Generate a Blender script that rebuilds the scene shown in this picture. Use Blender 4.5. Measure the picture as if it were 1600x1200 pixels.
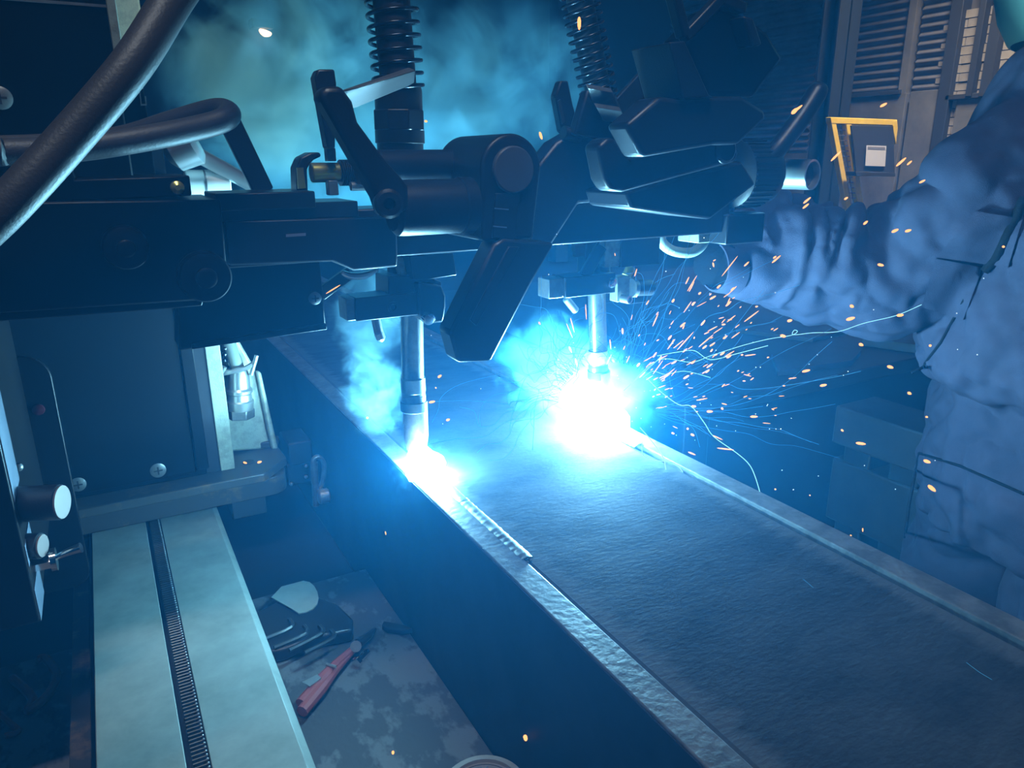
import bpy, bmesh, math, random
from mathutils import Vector, Matrix
for o in list(bpy.data.objects): bpy.data.objects.remove(o)
sc = bpy.context.scene
COL = sc.collection
rnd = random.Random(7)

# ------------------------------------------------------------------ camera
F = 1157.0; CH = 1.30                       # focal length in pixels of the 1600x1200 frame, camera height
def _dir(u, v): return Vector(((u-800)/F, (v-600)/F, 1)).normalized()
AY = _dir(132, 250)                         # the beam and the rail run to this vanishing point
AX = _dir(3000, 230); AX = (AX-AY*AX.dot(AY)).normalized()
AZ = AX.cross(AY)
ROT = Matrix((AX, AY, AZ))                  # camera frame (right, down, forward) -> world
CAM = Vector((0, 0, CH))
def ray(u, v): return ROT @ Vector(((u-800)/F, (v-600)/F, 1))
def PY(u, v, y): r = ray(u, v); return CAM + r*(y/r.y)
def PX(u, v, x): r = ray(u, v); return CAM + r*(x/r.x)
def PZ(u, v, z): r = ray(u, v); return CAM + r*((z-CH)/r.z)
def PD(u, v, d): return CAM + ray(u, v)*d
cam_data = bpy.data.cameras.new('camera'); cam = bpy.data.objects.new('camera', cam_data); COL.objects.link(cam)
cam_data.sensor_width = 36; cam_data.lens = 36*F/1600; cam_data.clip_start = 0.02; cam_data.clip_end = 60
rx, ry, rz = ROT @ Vector((1,0,0)), ROT @ Vector((0,-1,0)), ROT @ Vector((0,0,-1))
cam.matrix_world = Matrix(((rx.x,ry.x,rz.x,0),(rx.y,ry.y,rz.y,0),(rx.z,ry.z,rz.z,CH),(0,0,0,1)))
sc.camera = cam
sc.view_settings.view_transform = 'Standard'; sc.view_settings.look = 'None'
sc.view_settings.exposure = 0.0; sc.view_settings.gamma = 1.0; sc.view_settings.use_curve_mapping = False
sc.cycles.use_denoising = True
sc.cycles.volume_step_rate = 1.0; sc.cycles.volume_max_steps = 256
sc.cycles.max_bounces = 4; sc.cycles.volume_bounces = 0; sc.cycles.transparent_max_bounces = 16
sc.cycles.sample_clamp_indirect = 4.0; sc.cycles.use_adaptive_sampling = True; sc.cycles.adaptive_threshold = 0.02

# ------------------------------------------------------------------ world and lights
ZT = CH-0.32                                # top of the steel girder
ARC_L = Vector((0.2655, 0.690, ZT+0.010)); ARC_R = Vector((0.510, 0.706, ZT+0.012))
world = bpy.data.worlds.new('workshop_air'); sc.world = world; world.use_nodes = True
bg = world.node_tree.nodes['Background']; bg.inputs[0].default_value = (0.06, 0.30, 1.0, 1); bg.inputs[1].default_value = 0.012
def lamp(name, kind, loc, energy, color, size=0.01, rot=None, size_y=None, spread=math.pi):
    d = bpy.data.lights.new(name, kind); d.energy = energy; d.color = color
    if kind == 'AREA': d.spread = spread
    if kind == 'AREA':
        d.size = size
        if size_y: d.shape = 'RECTANGLE'; d.size_y = size_y
    else: d.shadow_soft_size = size
    o = bpy.data.objects.new(name, d); COL.objects.link(o); o.location = loc
    if rot: o.rotation_euler = rot
    return o
# the two welding arcs light the place themselves: their glowing cores are built further down (blob)
ARC_COL = (0.27, 0.72, 1.0); ARC_S = (900, 1300)
lamp('ceiling_lamp_light', 'AREA', (-0.3, -0.9, 4.7), 72, (0.82, 0.91, 1.0), 1.2, (0, 0, 0), 0.2)
lamp('ceiling_lamp_light', 'AREA', (5.6, 3.4, 4.7), 150, (1.0, 0.88, 0.72), 1.2, (0, 0, 0), 0.3, math.radians(102))  # unseen lamp added to brighten the gate and right wall

# ------------------------------------------------------------------ materials
def newmat(name):
    m = bpy.data.materials.new(name); m.use_nodes = True; nt = m.node_tree
    for n in list(nt.nodes): nt.nodes.remove(n)
    out = nt.nodes.new('ShaderNodeOutputMaterial')
    return m, nt, out
def lk(nt, a, b): nt.links.new(a, b)
def pbr(name, col, rough=0.5, metal=0.0, col2=None, nscale=30, mix=(0.35, 0.7), bump=0.0, bscale=200, detail=6, stretch=None, rough2=None, spec=0.5):
    m, nt, out = newmat(name)
    b = nt.nodes.new('ShaderNodeBsdfPrincipled'); lk(nt, b.outputs[0], out.inputs[0])
    b.inputs['Base Color'].default_value = (*col, 1); b.inputs['Roughness'].default_value = rough; b.inputs['Metallic'].default_value = metal
    b.inputs['Specular IOR Level'].default_value = spec
    tc = nt.nodes.new('ShaderNodeTexCoord'); src = tc.outputs['Object']
    if stretch:
        mp = nt.nodes.new('ShaderNodeMapping'); mp.inputs['Scale'].default_value = stretch; lk(nt, src, mp.inputs[0]); src = mp.outputs[0]
    if col2 or rough2 is not None:
        n = nt.nodes.new('ShaderNodeTexNoise'); n.inputs['Scale'].default_value = nscale; n.inputs['Detail'].default_value = detail; n.inputs['Roughness'].default_value = 0.65
        lk(nt, src, n.inputs['Vector'])
        r = nt.nodes.new('ShaderNodeMapRange'); r.inputs[1].default_value = mix[0]; r.inputs[2].default_value = mix[1]; lk(nt, n.outputs[0], r.inputs[0])
        if col2:
            mx = nt.nodes.new('ShaderNodeMix'); mx.data_type = 'RGBA'; mx.inputs[6].default_value = (*col, 1); mx.inputs[7].default_value = (*col2, 1)
            lk(nt, r.outputs[0], mx.inputs[0]); lk(nt, mx.outputs[2], b.inputs['Base Color'])
        if rough2 is not None:
            r2 = nt.nodes.new('ShaderNodeMapRange'); r2.inputs[3].default_value = rough; r2.inputs[4].default_value = rough2
            lk(nt, r.outputs[0], r2.inputs[0]); lk(nt, r2.outputs[0], b.inputs['Roughness'])
    if bump:
        n2 = nt.nodes.new('ShaderNodeTexNoise'); n2.inputs['Scale'].default_value = bscale; n2.inputs['Detail'].default_value = 5; lk(nt, src, n2.inputs['Vector'])
        bp = nt.nodes.new('ShaderNodeBump'); bp.inputs['Strength'].default_value = bump; bp.inputs['Distance'].default_value = 0.002
        lk(nt, n2.outputs[0], bp.inputs['Height']); lk(nt, bp.outputs[0], b.inputs['Normal'])
    return m
def emit(name, col, s):
    m, nt, out = newmat(name); e = nt.nodes.new('ShaderNodeEmission'); e.inputs[0].default_value = (*col, 1); e.inputs[1].default_value = s
    lk(nt, e.outputs[0], out.inputs[0]); return m
M = dict(
    paint=pbr('black_powder_paint', (0.0022,0.0026,0.0034), 0.40, 0, bump=0.05, bscale=900, spec=0.18),
    plastic=pbr('black_moulded_plastic', (0.012,0.012,0.014), 0.38, 0, bump=0.10, bscale=700),
    plasticgrip=pbr('grey_lever_coating', (0.13,0.13,0.135), 0.42, 0.3, bump=0.1, bscale=600),  # lighter grey than the other lever parts
    capgrey=pbr('lit_grey_cap', (0.10,0.098,0.10), 0.42, 0.2),  # greyer than its housing to stand for overhead light on the cap
    anod=pbr('black_anodised_aluminium', (0.026,0.028,0.033), 0.36, 0.5),
    greymetal=pbr('grey_machined_steel', (0.30,0.31,0.31), 0.42, 0.75, (0.20,0.20,0.20), 60),
    bright=pbr('bright_steel', (0.62,0.63,0.62), 0.30, 0.85),
    chrome=pbr('polished_chrome', (0.8,0.8,0.8), 0.12, 1.0),
    rail=pbr('ground_track_steel', (0.33,0.38,0.35), 0.5, 0.2, (0.19,0.23,0.20), 9, (0.35,0.68), bump=0.04, bscale=300, rough2=0.62),
    rack=pbr('oiled_rack_steel', (0.06,0.065,0.065), 0.32, 0.7),
    plate=pbr('mill_scale_steel', (0.041,0.048,0.054), 0.8, 0.0, (0.023,0.027,0.031), 14, (0.36,0.66), bump=0.22, bscale=150, stretch=(1.0,1.9,1.0), rough2=0.85, spec=0.03),
    edge=pbr('flame_cut_steel_edge', (0.13,0.14,0.15), 0.52, 0.2, (0.07,0.075,0.08), 40, (0.4,0.62), bump=0.25, bscale=160),
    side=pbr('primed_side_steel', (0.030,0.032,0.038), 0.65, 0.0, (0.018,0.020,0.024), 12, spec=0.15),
    bead=pbr('weld_bead_metal', (0.20,0.215,0.19), 0.5, 0.4, (0.11,0.12,0.105), 140),
    tray=pbr('stained_bench_steel', (0.060,0.062,0.066), 0.6, 0.2, (0.125,0.13,0.135), 13, (0.50,0.56), bump=0.2, bscale=80, stretch=(1.6,1.0,1.0)),
    rusty=pbr('worn_painted_casting', (0.055,0.055,0.055), 0.50, 0.3, (0.22,0.13,0.07), 22, (0.56,0.72)),
    worn=pbr('worn_bare_casting', (0.085,0.085,0.082), 0.45, 0.4, (0.26,0.15,0.08), 18, (0.55,0.72)),
    pale=pbr('pale_zinc_plate', (0.34,0.35,0.28), 0.52, 0.3, (0.18,0.19,0.155), 70, (0.45,0.75), bump=0.2, bscale=500),
    white=pbr('white_sensor_plastic', (0.85,0.86,0.82), 0.35),
    brass=pbr('yellow_brass', (0.62,0.55,0.16), 0.30, 0.8),
    copper=pbr('copper_nozzle', (0.50,0.36,0.30), 0.32, 0.85, (0.26,0.20,0.18), 90),
    tube=pbr('torch_neck_steel', (0.42,0.45,0.45), 0.30, 0.8, (0.30,0.32,0.32), 130),
    rubber=pbr('grey_rubber_hose', (0.050,0.045,0.047), 0.48, 0, bump=0.15, bscale=600),
    spring=pbr('black_spring_wire', (0.035,0.04,0.05), 0.22, 0.8),
    label=pbr('printed_label', (0.13,0.155,0.20), 0.5, 0, (0.10,0.125,0.17), 70),
    redp=pbr('red_dipped_handle', (0.30,0.055,0.05), 0.5),
    tinrim=pbr('tarnished_tin_rim', (0.26,0.22,0.19), 0.5, 0.3),
    redl=pbr('dark_red_lamp', (0.03,0.003,0.006), 0.5, spec=0.1),
    knob=pbr('pale_knob_cap', (0.17,0.115,0.10), 0.5),
    cloth=pbr('blue_cotton_coverall', (0.036,0.034,0.060), 0.85, 0, (0.026,0.025,0.045), 45, bump=0.35, bscale=900, spec=0.2),
    strap=pbr('dark_woven_strap', (0.003,0.0032,0.004), 0.8, 0, bump=0.4, bscale=700, spec=0.12),
    glove=pbr('dark_leather_glove', (0.004,0.004,0.005), 0.9, 0, bump=0.3, bscale=300, spec=0.03),
    helmet=pbr('pale_green_helmet_shell', (0.30,0.52,0.40), 0.35),
    skin=pbr('skin', (0.42,0.28,0.22), 0.55),
    visor=pbr('blue_green_visor', (0.05,0.20,0.25), 0.12),
    yellow=pbr('safety_yellow_paint', (0.90,0.62,0.06), 0.45, 0, (0.72,0.47,0.05), 8),
    wire=pbr('galvanised_wire', (0.22,0.22,0.22), 0.5, 0.5),
    paper=pbr('white_paper', (0.62,0.62,0.66), 0.8),
    ink=pbr('grey_print', (0.20,0.21,0.26), 0.8),
    dark=pbr('dark_steel_paint', (0.03,0.033,0.036), 0.6),
    column=pbr('dark_green_column_paint', (0.008,0.013,0.014), 0.6),
    clad=pbr('grey_corrugated_cladding', (0.16,0.155,0.16), 0.55, 0.2, (0.10,0.10,0.105), 3, bump=0.1, bscale=40),
    board=pbr('stained_grey_board', (0.17,0.165,0.15), 0.8, 0, (0.10,0.10,0.095), 4),
    brick=pbr('dirty_whitewashed_brick', (0.34,0.31,0.26), 0.85, 0, (0.17,0.15,0.13), 3.0, (0.35,0.7), bump=0.4, bscale=30),
    mortar=pbr('dark_mortar', (0.09,0.085,0.08), 0.9),
    floor=pbr('oily_concrete_floor', (0.014,0.015,0.017), 0.7, 0, (0.008,0.009,0.010), 3, bump=0.2, bscale=30),
    bench=pbr('dark_work_bench_steel', (0.014,0.015,0.017), 0.6, 0.1, (0.008,0.009,0.010), 9),
    slab=pbr('rough_steel_offcut', (0.030,0.027,0.029), 0.65, 0.1, (0.014,0.014,0.016), 14),
    lampglow=emit('warm_lamp_glow', (1.0,0.88,0.60), 4),
    spark=emit('orange_spark_glow', (1.0,0.40,0.12), 1.9),
    sparkw=emit('white_spark_glow', (0.85,0.93,1.0), 1.5),
    trail=emit('blue_spatter_glow', (0.10,0.52,1.0), 0.55),
    trailb=emit('pale_spatter_glow', (0.35,0.80,1.0), 1.5),
    arcl=emit('arc_core_glow', ARC_COL, ARC_S[0]), arcr=emit('arc_core_glow', ARC_COL, ARC_S[1]),
)

def ground_bands(m, xa, xb):
    nt = m.node_tree; b = next(n for n in nt.nodes if n.type == 'BSDF_PRINCIPLED'); old = b.inputs['Base Color'].links[0].from_socket
    tc = nt.nodes.new('ShaderNodeTexCoord'); sp = nt.nodes.new('ShaderNodeSeparateXYZ'); lk(nt, tc.outputs['Object'], sp.inputs[0])
    mp = nt.nodes.new('ShaderNodeMapping'); mp.inputs['Scale'].default_value = (14, 75, 1); lk(nt, tc.outputs['Object'], mp.inputs[0])
    nz = nt.nodes.new('ShaderNodeTexNoise'); nz.inputs['Scale'].default_value = 1.0; nz.inputs['Detail'].default_value = 4; lk(nt, mp.outputs[0], nz.inputs['Vector'])
    mx = nt.nodes.new('ShaderNodeMath'); mx.operation = 'SUBTRACT'; lk(nt, sp.outputs[0], mx.inputs[0]); mx.inputs[1].default_value = (xa+xb)/2
    ab = nt.nodes.new('ShaderNodeMath'); ab.operation = 'ABSOLUTE'; lk(nt, mx.outputs[0], ab.inputs[0])
    ad = nt.nodes.new('ShaderNodeMath'); ad.operation = 'MULTIPLY_ADD'; ad.inputs[1].default_value = 0.045; lk(nt, nz.outputs[0], ad.inputs[0]); lk(nt, ab.outputs[0], ad.inputs[2])
    h = (xb-xa)/2; r = nt.nodes.new('ShaderNodeMapRange'); r.inputs[1].default_value = h-0.003; r.inputs[2].default_value = h+0.008; r.inputs[4].default_value = 0.75; lk(nt, ad.outputs[0], r.inputs[0])
    m2 = nt.nodes.new('ShaderNodeMix'); m2.data_type = 'RGBA'; lk(nt, r.outputs[0], m2.inputs[0]); lk(nt, old, m2.inputs[6]); m2.inputs[7].default_value = (0.075,0.084,0.094,1); lk(nt, m2.outputs[2], b.inputs['Base Color'])
ground_bands(M['plate'], 0.2715, 0.516)

for k_ in ('spark','sparkw','trail','trailb','lampglow'): M[k_].cycles.emission_sampling = 'NONE'   # too faint to light anything

# ------------------------------------------------------------------ mesh helpers
class G:
    def __init__(s): s.v = []; s.f = []
    def prism(s, pts, vec, top=None):
        n = len(pts); k = len(s.v); q = top if top else [Vector(p)+Vector(vec) for p in pts]
        s.v += [tuple(p) for p in pts]+[tuple(p) for p in q]
        s.f.append(tuple(range(k, k+n))); s.f.append(tuple(range(k+2*n-1, k+n-1, -1)))
        for i in range(n): j = (i+1) % n; s.f.append((k+i, k+n+i, k+n+j, k+j))
        return s
    def ext(s, px, y0, y1): return s.prism([PY(u, v, y0) for u, v in px], (0, y1-y0, 0))
    def box(s, x0, x1, y0, y1, z0, z1): return s.prism([(x0,y0,z0),(x1,y0,z0),(x1,y0,z1),(x0,y0,z1)], (0,y1-y0,0))
    def loft(s, A, B): return s.prism([PY(u,v,y) for u,v,y in A], None, [PY(u,v,y) for u,v,y in B])
    def pxbox(s, u0, v0, u1, v1, y0, y1):
        a, b = PY(u0,v0,y0), PY(u1,v1,y0); return s.box(min(a.x,b.x), max(a.x,b.x), y0, y1, min(a.z,b.z), max(a.z,b.z))
    def rbar(s, a, b, w, t, side=(0,1,0)):               # a bar from a to b, w wide (across), t thick (along side)
        a, b = Vector(a), Vector(b); d = (b-a).normalized(); sd = Vector(side); sd = (sd-d*sd.dot(d)).normalized(); c = d.cross(sd)
        return s.prism([a-c*w/2-sd*t/2, a+c*w/2-sd*t/2, a+c*w/2+sd*t/2, a-c*w/2+sd*t/2], b-a)
    def lathe(s, p, ax, prof, n=28, twist=None):
        p, ax = Vector(p), Vector(ax).normalized(); u = ax.orthogonal().normalized(); w = ax.cross(u); k = len(s.v)
        for t, r in prof:
            for i in range(n):
                a = 2*math.pi*i/n; rr = r if not twist else r*twist(a)
                s.v.append(tuple(p+ax*t+(u*math.cos(a)+w*math.sin(a))*rr))
        m = len(prof)
        for j in range(m-1):
            for i in range(n):
                i2 = (i+1) % n; s.f.append((k+j*n+i, k+j*n+i2, k+(j+1)*n+i2, k+(j+1)*n+i))
        s.f.append(tuple(range(k+n-1, k-1, -1))); s.f.append(tuple(range(k+(m-1)*n, k+m*n)))
        return s
    def cyl(s, a, b, r, r2=None, n=28, ch=0.0):
        a, b = Vector(a), Vector(b); L = (b-a).length; r2 = r if r2 is None else r2
        pr = [(0,r),(L,r2)] if not ch else [(0,r-ch),(ch,r),(L-ch,r2),(L,r2-ch)]
        return s.lathe(a, b-a, pr, n)
    def tube(s, pts, r, n=12, sub=8, fn=None):
        pts = [Vector(p) for p in pts]; P = []; Rr = []
        rl = r if isinstance(r, (list, tuple)) else [r]*len(pts)
        m = len(pts)
        if sub > 1 and m > 2:
            for i in range(m-1):
                p0, p1, p2, p3 = pts[max(i-1,0)], pts[i], pts[i+1], pts[min(i+2,m-1)]
                for q in range(sub):
                    t = q/sub
                    P.append(0.5*((2*p1)+(p2-p0)*t+(2*p0-5*p1+4*p2-p3)*t*t+(3*p1-p0-3*p2+p3)*t**3)); Rr.append(rl[i]*(1-t)+rl[i+1]*t)
            P.append(pts[-1]); Rr.append(rl[-1])
        else: P, Rr = pts, list(rl)
        k = len(s.v); m = len(P); up = None
        for i in range(m):
            d = (P[min(i+1,m-1)]-P[max(i-1,0)])
            d = d.normalized() if d.length > 1e-9 else Vector((0,0,1))
            if up is None: up = d.orthogonal().normalized() if fn is None else (Vector((0,0,1))-d*d.z).normalized()
            up = (up-d*up.dot(d)); up = up.normalized() if up.length > 1e-6 else d.orthogonal().normalized()
            w = d.cross(up)
            for j in range(n):
                a = 2*math.pi*j/n; rr = Rr[i]*(fn(i/(m-1), a) if fn else 1)
                s.v.append(tuple(P[i]+(up*math.cos(a)+w*math.sin(a))*rr))
        for i in range(m-1):
            for j in range(n):
                j2 = (j+1) % n; s.f.append((k+i*n+j, k+i*n+j2, k+(i+1)*n+j2, k+(i+1)*n+j))
        s.f.append(tuple(range(k+n-1, k-1, -1))); s.f.append(tuple(range(k+(m-1)*n, k+m*n)))
        return s
    def ball(s, c, r, n=16, sx=1, sy=1, sz=1):
        c = Vector(c); k = len(s.v); h = n//2
        for i in range(1, h):
            t = math.pi*i/h
            for j in range(n):
                a = 2*math.pi*j/n; s.v.append((c.x+r*sx*math.sin(t)*math.cos(a), c.y+r*sy*math.sin(t)*math.sin(a), c.z+r*sz*math.cos(t)))
        s.v.append((c.x,c.y,c.z+r*sz)); s.v.append((c.x,c.y,c.z-r*sz)); T = len(s.v)-2
        for i in range(h-2):
            for j in range(n):
                j2 = (j+1) % n; s.f.append((k+i*n+j, k+(i+1)*n+j, k+(i+1)*n+j2, k+i*n+j2))
        for j in range(n):
            j2 = (j+1) % n; s.f.append((T, k+j, k+j2)); s.f.append((T+1, k+(h-2)*n+j2, k+(h-2)*n+j))
        return s
    def mesh(s, name, sm=35):
        me = bpy.data.meshes.new(name); me.from_pydata(s.v, [], s.f); me.validate()
        b = bmesh.new(); b.from_mesh(me); bmesh.ops.recalc_face_normals(b, faces=b.faces); b.to_mesh(me); b.free()
        if sm:
            me.polygons.foreach_set('use_smooth', [True]*len(me.polygons)); me.set_sharp_from_angle(angle=math.radians(sm))
        return me
def link(name, data, mat=None, parent=None):
    o = bpy.data.objects.new(name, data); COL.objects.link(o)
    if mat is not None and data is not None: data.materials.append(M[mat] if isinstance(mat, str) else mat)
    if parent is not None:
        o.parent = parent
        if parent.type == 'EMPTY': o.matrix_parent_inverse = Matrix.Translation(-parent.location)
    return o
def part(name, g, mat, parent=None, bev=0.0, sm=35, label=None, kind=None, seg=2):
    o = link(name, g.mesh(name, sm), mat, parent)
    if bev:
        m = o.modifiers.new('edge', 'BEVEL'); m.width = bev; m.segments = seg; m.limit_method = 'ANGLE'; m.angle_limit = math.radians(35); m.harden_normals = False
    if label: o['label'] = label
    if kind: o['kind'] = kind
    return o
def tag(o, label, cat, group=None, kind=None):
    o['label'] = label; o['category'] = cat
    if group: o['group'] = group
    if kind: o['kind'] = kind
    return o
def thing(name, loc, label, cat, group=None):
    o = link(name, None); o.location = loc; o.empty_display_size = 0.02
    return tag(o, label, cat, group)
def struct(name, g, mat, label, bev=0, parent=None):
    o = part(name, g, mat, parent, bev); o['kind'] = 'structure'; o['label'] = label; return o
def screw(parent, u, v, y, r, name='screw'):
    c = PY(u, v, y); ax = (0,-1,0)
    s = part(name, G().lathe(c, ax, [(-0.001,r),(0.0006,r),(0.0016,r*0.75),(0.0018,0.0008)], 24), 'greymetal', parent)
    part('cross_slot', G().box(c.x-r*0.55,c.x+r*0.55,y-0.0021,y-0.0012,c.z-r*0.1,c.z+r*0.1).box(c.x-r*0.1,c.x+r*0.1,y-0.0021,y-0.0012,c.z-r*0.55,c.z+r*0.55), 'dark', s)
    return s
XV = Vector((1,0,0)); YV = Vector((0,1,0)); ZV = Vector((0,0,1))

# ------------------------------------------------------------------ setting
WX = 7.0; WB = 11.5
struct('floor', G().box(-5,WX+0.3,-4,WB+0.3,-0.2,0), 'floor', 'oily dark concrete workshop floor')
struct('wall_back', G().box(-5,WX+0.3,WB,WB+0.3,0,5.5), 'dark', 'dark far wall of the workshop behind the smoke')
wr = struct('wall_right', G().box(WX+0.10,WX+0.4,-4,WB,0,5.5), 'mortar', 'old workshop wall with cladding, boards and brick')
struct('ceiling', G().box(-5,WX+0.3,-4,WB+0.3,5.5,5.7), 'dark', 'dark workshop roof lining')
def wallrect(u0, v0, u1, v1, x0, x1):
    vm = (max(v0,0)+min(v1,300))/2; a, b = PX(u0,vm,x0), PX(u1,vm,x0); um = (u0+u1)/2; return (min(a.y,b.y), max(a.y,b.y), PX(um,v1,x0).z, PX(um,v0,x0).z)
def corrugated(u0, u1, vtop, vbot, zt=None):
    y0, y1, z0, z1 = wallrect(u0, vtop, u1, vbot, WX, WX)
    z1 = 4.2 if zt is None else zt; g = G(); n = int((z1-z0)/0.076*8); k = 0
    for i in range(n+1):
        z = z0+(z1-z0)*i/n; x = WX+0.05+0.016*math.cos(2*math.pi*(z-z0)/0.076)
        g.v += [(x,y0,z),(x,y1,z),(x+0.004,y0,z),(x+0.004,y1,z)]
    for i in range(n):
        a = 4*i; b = a+4; g.f += [(a,a+1,b+1,b),(a+2,b+2,b+3,a+3),(a,b,b+2,a+2),(a+1,a+3,b+3,b+1)]
    g.f += [(0,2,3,1),(4*n,4*n+1,4*n+3,4*n+2)]
    return part('cladding_sheet', g, 'clad', wr, sm=60)
corrugated(1150, 1268, 0, 240); corrugated(1316, 1424, 0, 146); corrugated(1430, 1476, 0, 142); corrugated(1040, 1145, 0, 240)
def wallbox(name, u0, v0, u1, v1, d0, d1, mat, bev=0.004):
    y0, y1, z0, z1 = wallrect(u0, v0, u1, v1, WX, WX); return part(name, G().box(WX-d0,WX+d1,y0,y1,z0,z1), mat, wr, bev)
wallbox('board', 1160, 240, 1274, 470, 0.0, 0.1, 'board'); wallbox('board', 1316, 150, 1405, 420, 0.0, 0.1, 'board'); wallbox('board', 1412, 142, 1463, 420, 0.0, 0.1, 'board')
wallbox('board', 1484, 154, 1548, 420, 0.0, 0.1, 'board'); wallbox('batten', 1412, -60, 1424, 146, 0.0, 0.1, 'board')
wallbox('lintel', 1480, 146, 1560, 154, 0.03, 0.1, 'dark'); wallbox('lintel', 1316, 144, 1408, 151, 0.03, 0.1, 'dark')
wallbox('wall_post', 1468, -80, 1486, 420, 0.03, 0.1, 'dark'); wallbox('wall_post', 1524, -80, 1534, 150, 0.04, 0.1, 'dark'); wallbox('wall_post', 1545, -60, 1562, 150, 0.04, 0.1, 'dark')
# bricks: courses seen beside the posts
bm_brick = G().box(-0.012,0.05,0.004,0.221,0.004,0.071).mesh('brick', 0); bm_brick.materials.append(M['brick'])
yb0, yb1, zb0, zb1 = wallrect(1487, 8, 1640, 250, WX, WX)
nb = 0; row = 0; z = zb0
while z < zb1:
    y = yb0-(0.112 if row % 2 else 0)
    while y < yb1:
        if nb < 300 and rnd.random() > 0.02:
            b = link('brick', bm_brick, None, wr); b.location = (WX+0.05+rnd.uniform(-0.008,0.006), y, z); b.rotation_euler = (0,0,rnd.uniform(-0.01,0.01)); nb += 1
        y += 0.225
    z += 0.075; row += 1
# steel column
cg = G(); p = PX(1286, 170, 6.0); q = PX(1312, 170, 6.0)
cy0, cy1 = min(p.y,q.y), max(p.y,q.y)
cg.box(5.86,6.14,cy0,cy0+0.02,0,5.5).box(5.86,6.14,cy1-0.02,cy1,0,5.5).box(5.99,6.01,cy0,cy1,0,5.5)
struct('column', cg, 'column', 'dark steel stanchion rising between the corrugated wall sheets', 0.003)
c2 = PX(873, 240, 5.2)
struct('column', G().box(c2.x-0.09,c2.x+0.09,c2.y-0.1,c2.y+0.1,0,5.5), 'dark', 'dim steel stanchion behind the second spring hose', 0.004)

# yellow leaning gate
GY = 4.4
gt = thing('guard_gate', PY(1322, 345, GY), 'yellow framed wire mesh guard gate leaning beside the dark column', 'gate')
def e(*px): return [tuple(p) for p in px]
part('upright', G().ext(e((1298,184),(1305,184),(1375,560),(1366,560)), GY, GY+0.05), 'yellow', gt, 0.004)
part('upright', G().ext(e((1322,190),(1330,190),(1386,560),(1377,560)), GY, GY+0.05), 'yellow', gt, 0.004)
part('top_rail', G().ext(e((1298,183),(1402,187),(1402,196),(1299,193)), GY-0.002, GY+0.05), 'yellow', gt, 0.004)
part('corner_bar', G().ext(e((1394,190),(1402,188),(1403,200),(1400,226)), GY-0.004, GY+0.05), 'yellow', gt, 0.003)
part('catch_plate', G().ext(e((1336,268),(1341,270),(1344,305),(1338,304)), GY-0.01, GY), 'yellow', gt)
wg = G()
for i in range(27):
    t = i/26; a = PY(1304+36*t, 195+213*t, GY+0.02); b = PY(1324+32*t, 195+213*t, GY+0.02); wg.rbar(a, b, 0.006, 0.006)
for s_ in (0.25, 0.5, 0.75):
    a = PY(1304+20*s_, 194, GY+0.026); b = PY(1340+16*s_, 408, GY+0.026); wg.rbar(a, b, 0.006, 0.006)
part('wire_mesh', wg, 'wire', gt, kind='stuff')
nb_ = thing('notice_board', PY(1365, 272, GY-0.1), 'dark notice box hanging inside the yellow gate frame', 'notice board')
part('back_panel', G().ext(e((1331,196),(1396,197),(1398,272),(1338,270)), GY-0.04, GY-0.02), 'dark', nb_, 0.003)
part('ledge', G().ext(e((1337,268),(1399,270),(1399,276),(1338,275)), GY-0.12, GY-0.02), 'dark', nb_, 0.003)
pp = part('paper_sheet', G().ext(e((1354,227),(1385,228),(1383,260),(1352,259)), GY-0.052, GY-0.05), 'paper')
tag(pp, 'white printed paper sheet pinned on the dark notice box', 'paper')
part('printed_heading', G().ext(e((1356,229),(1383,230),(1383,234),(1356,233)), GY-0.0535, GY-0.0525), 'ink', pp)

# far wall lamp
lp = PY(413, 47, WB-0.2)
wl = thing('wall_lamp', lp, 'small glowing lamp on the dark far wall above the smoke', 'lamp')
part('lamp_housing', G().box(lp.x-0.16,lp.x+0.12,WB-0.25,WB,lp.z+0.02,lp.z+0.14), 'dark', wl, 0.01)
part('lamp_lens', G().lathe(lp-ZV*0.06+XV*0.0, (0.3,0,1), [(-0.02,0.02),(0.0,0.06),(0.03,0.085),(0.05,0.08)], 16), 'lampglow', wl)
# ceiling lamps (above the frame); the gate one is added for brightness
for (x, y) in ((-0.3,-0.9),(5.6,3.4)):
    c = thing('ceiling_lamp', (x,y,5.5), 'long strip lamp hanging under the roof '+('over the carriage' if x < 0 else 'added to brighten the yellow gate'), 'lamp')
    part('housing', G().box(x-0.8,x+0.8,y-0.15,y+0.15,4.72,4.80), 'greymetal', c, 0.01)
    part('hanger', G().cyl((x-0.6,y,4.8),(x-0.6,y,5.5),0.008), 'greymetal', c); part('hanger', G().cyl((x+0.6,y,4.8),(x+0.6,y,5.5),0.008), 'greymetal', c)

# ------------------------------------------------------------------ girder
XL0, XL1, XR0, XR1 = 0.249, 0.2715, 0.516, 0.5405
YN, YF = -0.7, 2.3; ZB = CH-0.66
gd = thing('steel_girder', (0.395, 0.8, ZB), 'long welded steel box girder lying under the two torches', 'girder')
part('side_plate', G().box(XL0,XL1,YN,YF,ZB,ZT), 'edge', gd, 0.0012)
part('side_plate', G().box(XR0,XR1,YN,YF,ZB,ZT), 'edge', gd, 0.0012)
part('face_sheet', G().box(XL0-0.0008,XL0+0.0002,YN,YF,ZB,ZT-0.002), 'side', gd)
zt2 = ZT-0.004
part('top_plate', G().prism([(XL1+0.0005,YN,ZT-0.018),(XL1+0.0005,YN,ZT-0.010),(XL1+0.0060,YN,zt2),(XR0-0.0060,YN,zt2),(XR0-0.0005,YN,ZT-0.010),(XR0-0.0005,YN,ZT-0.018)], (0,YF-YN,0)), 'plate', gd)
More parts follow.
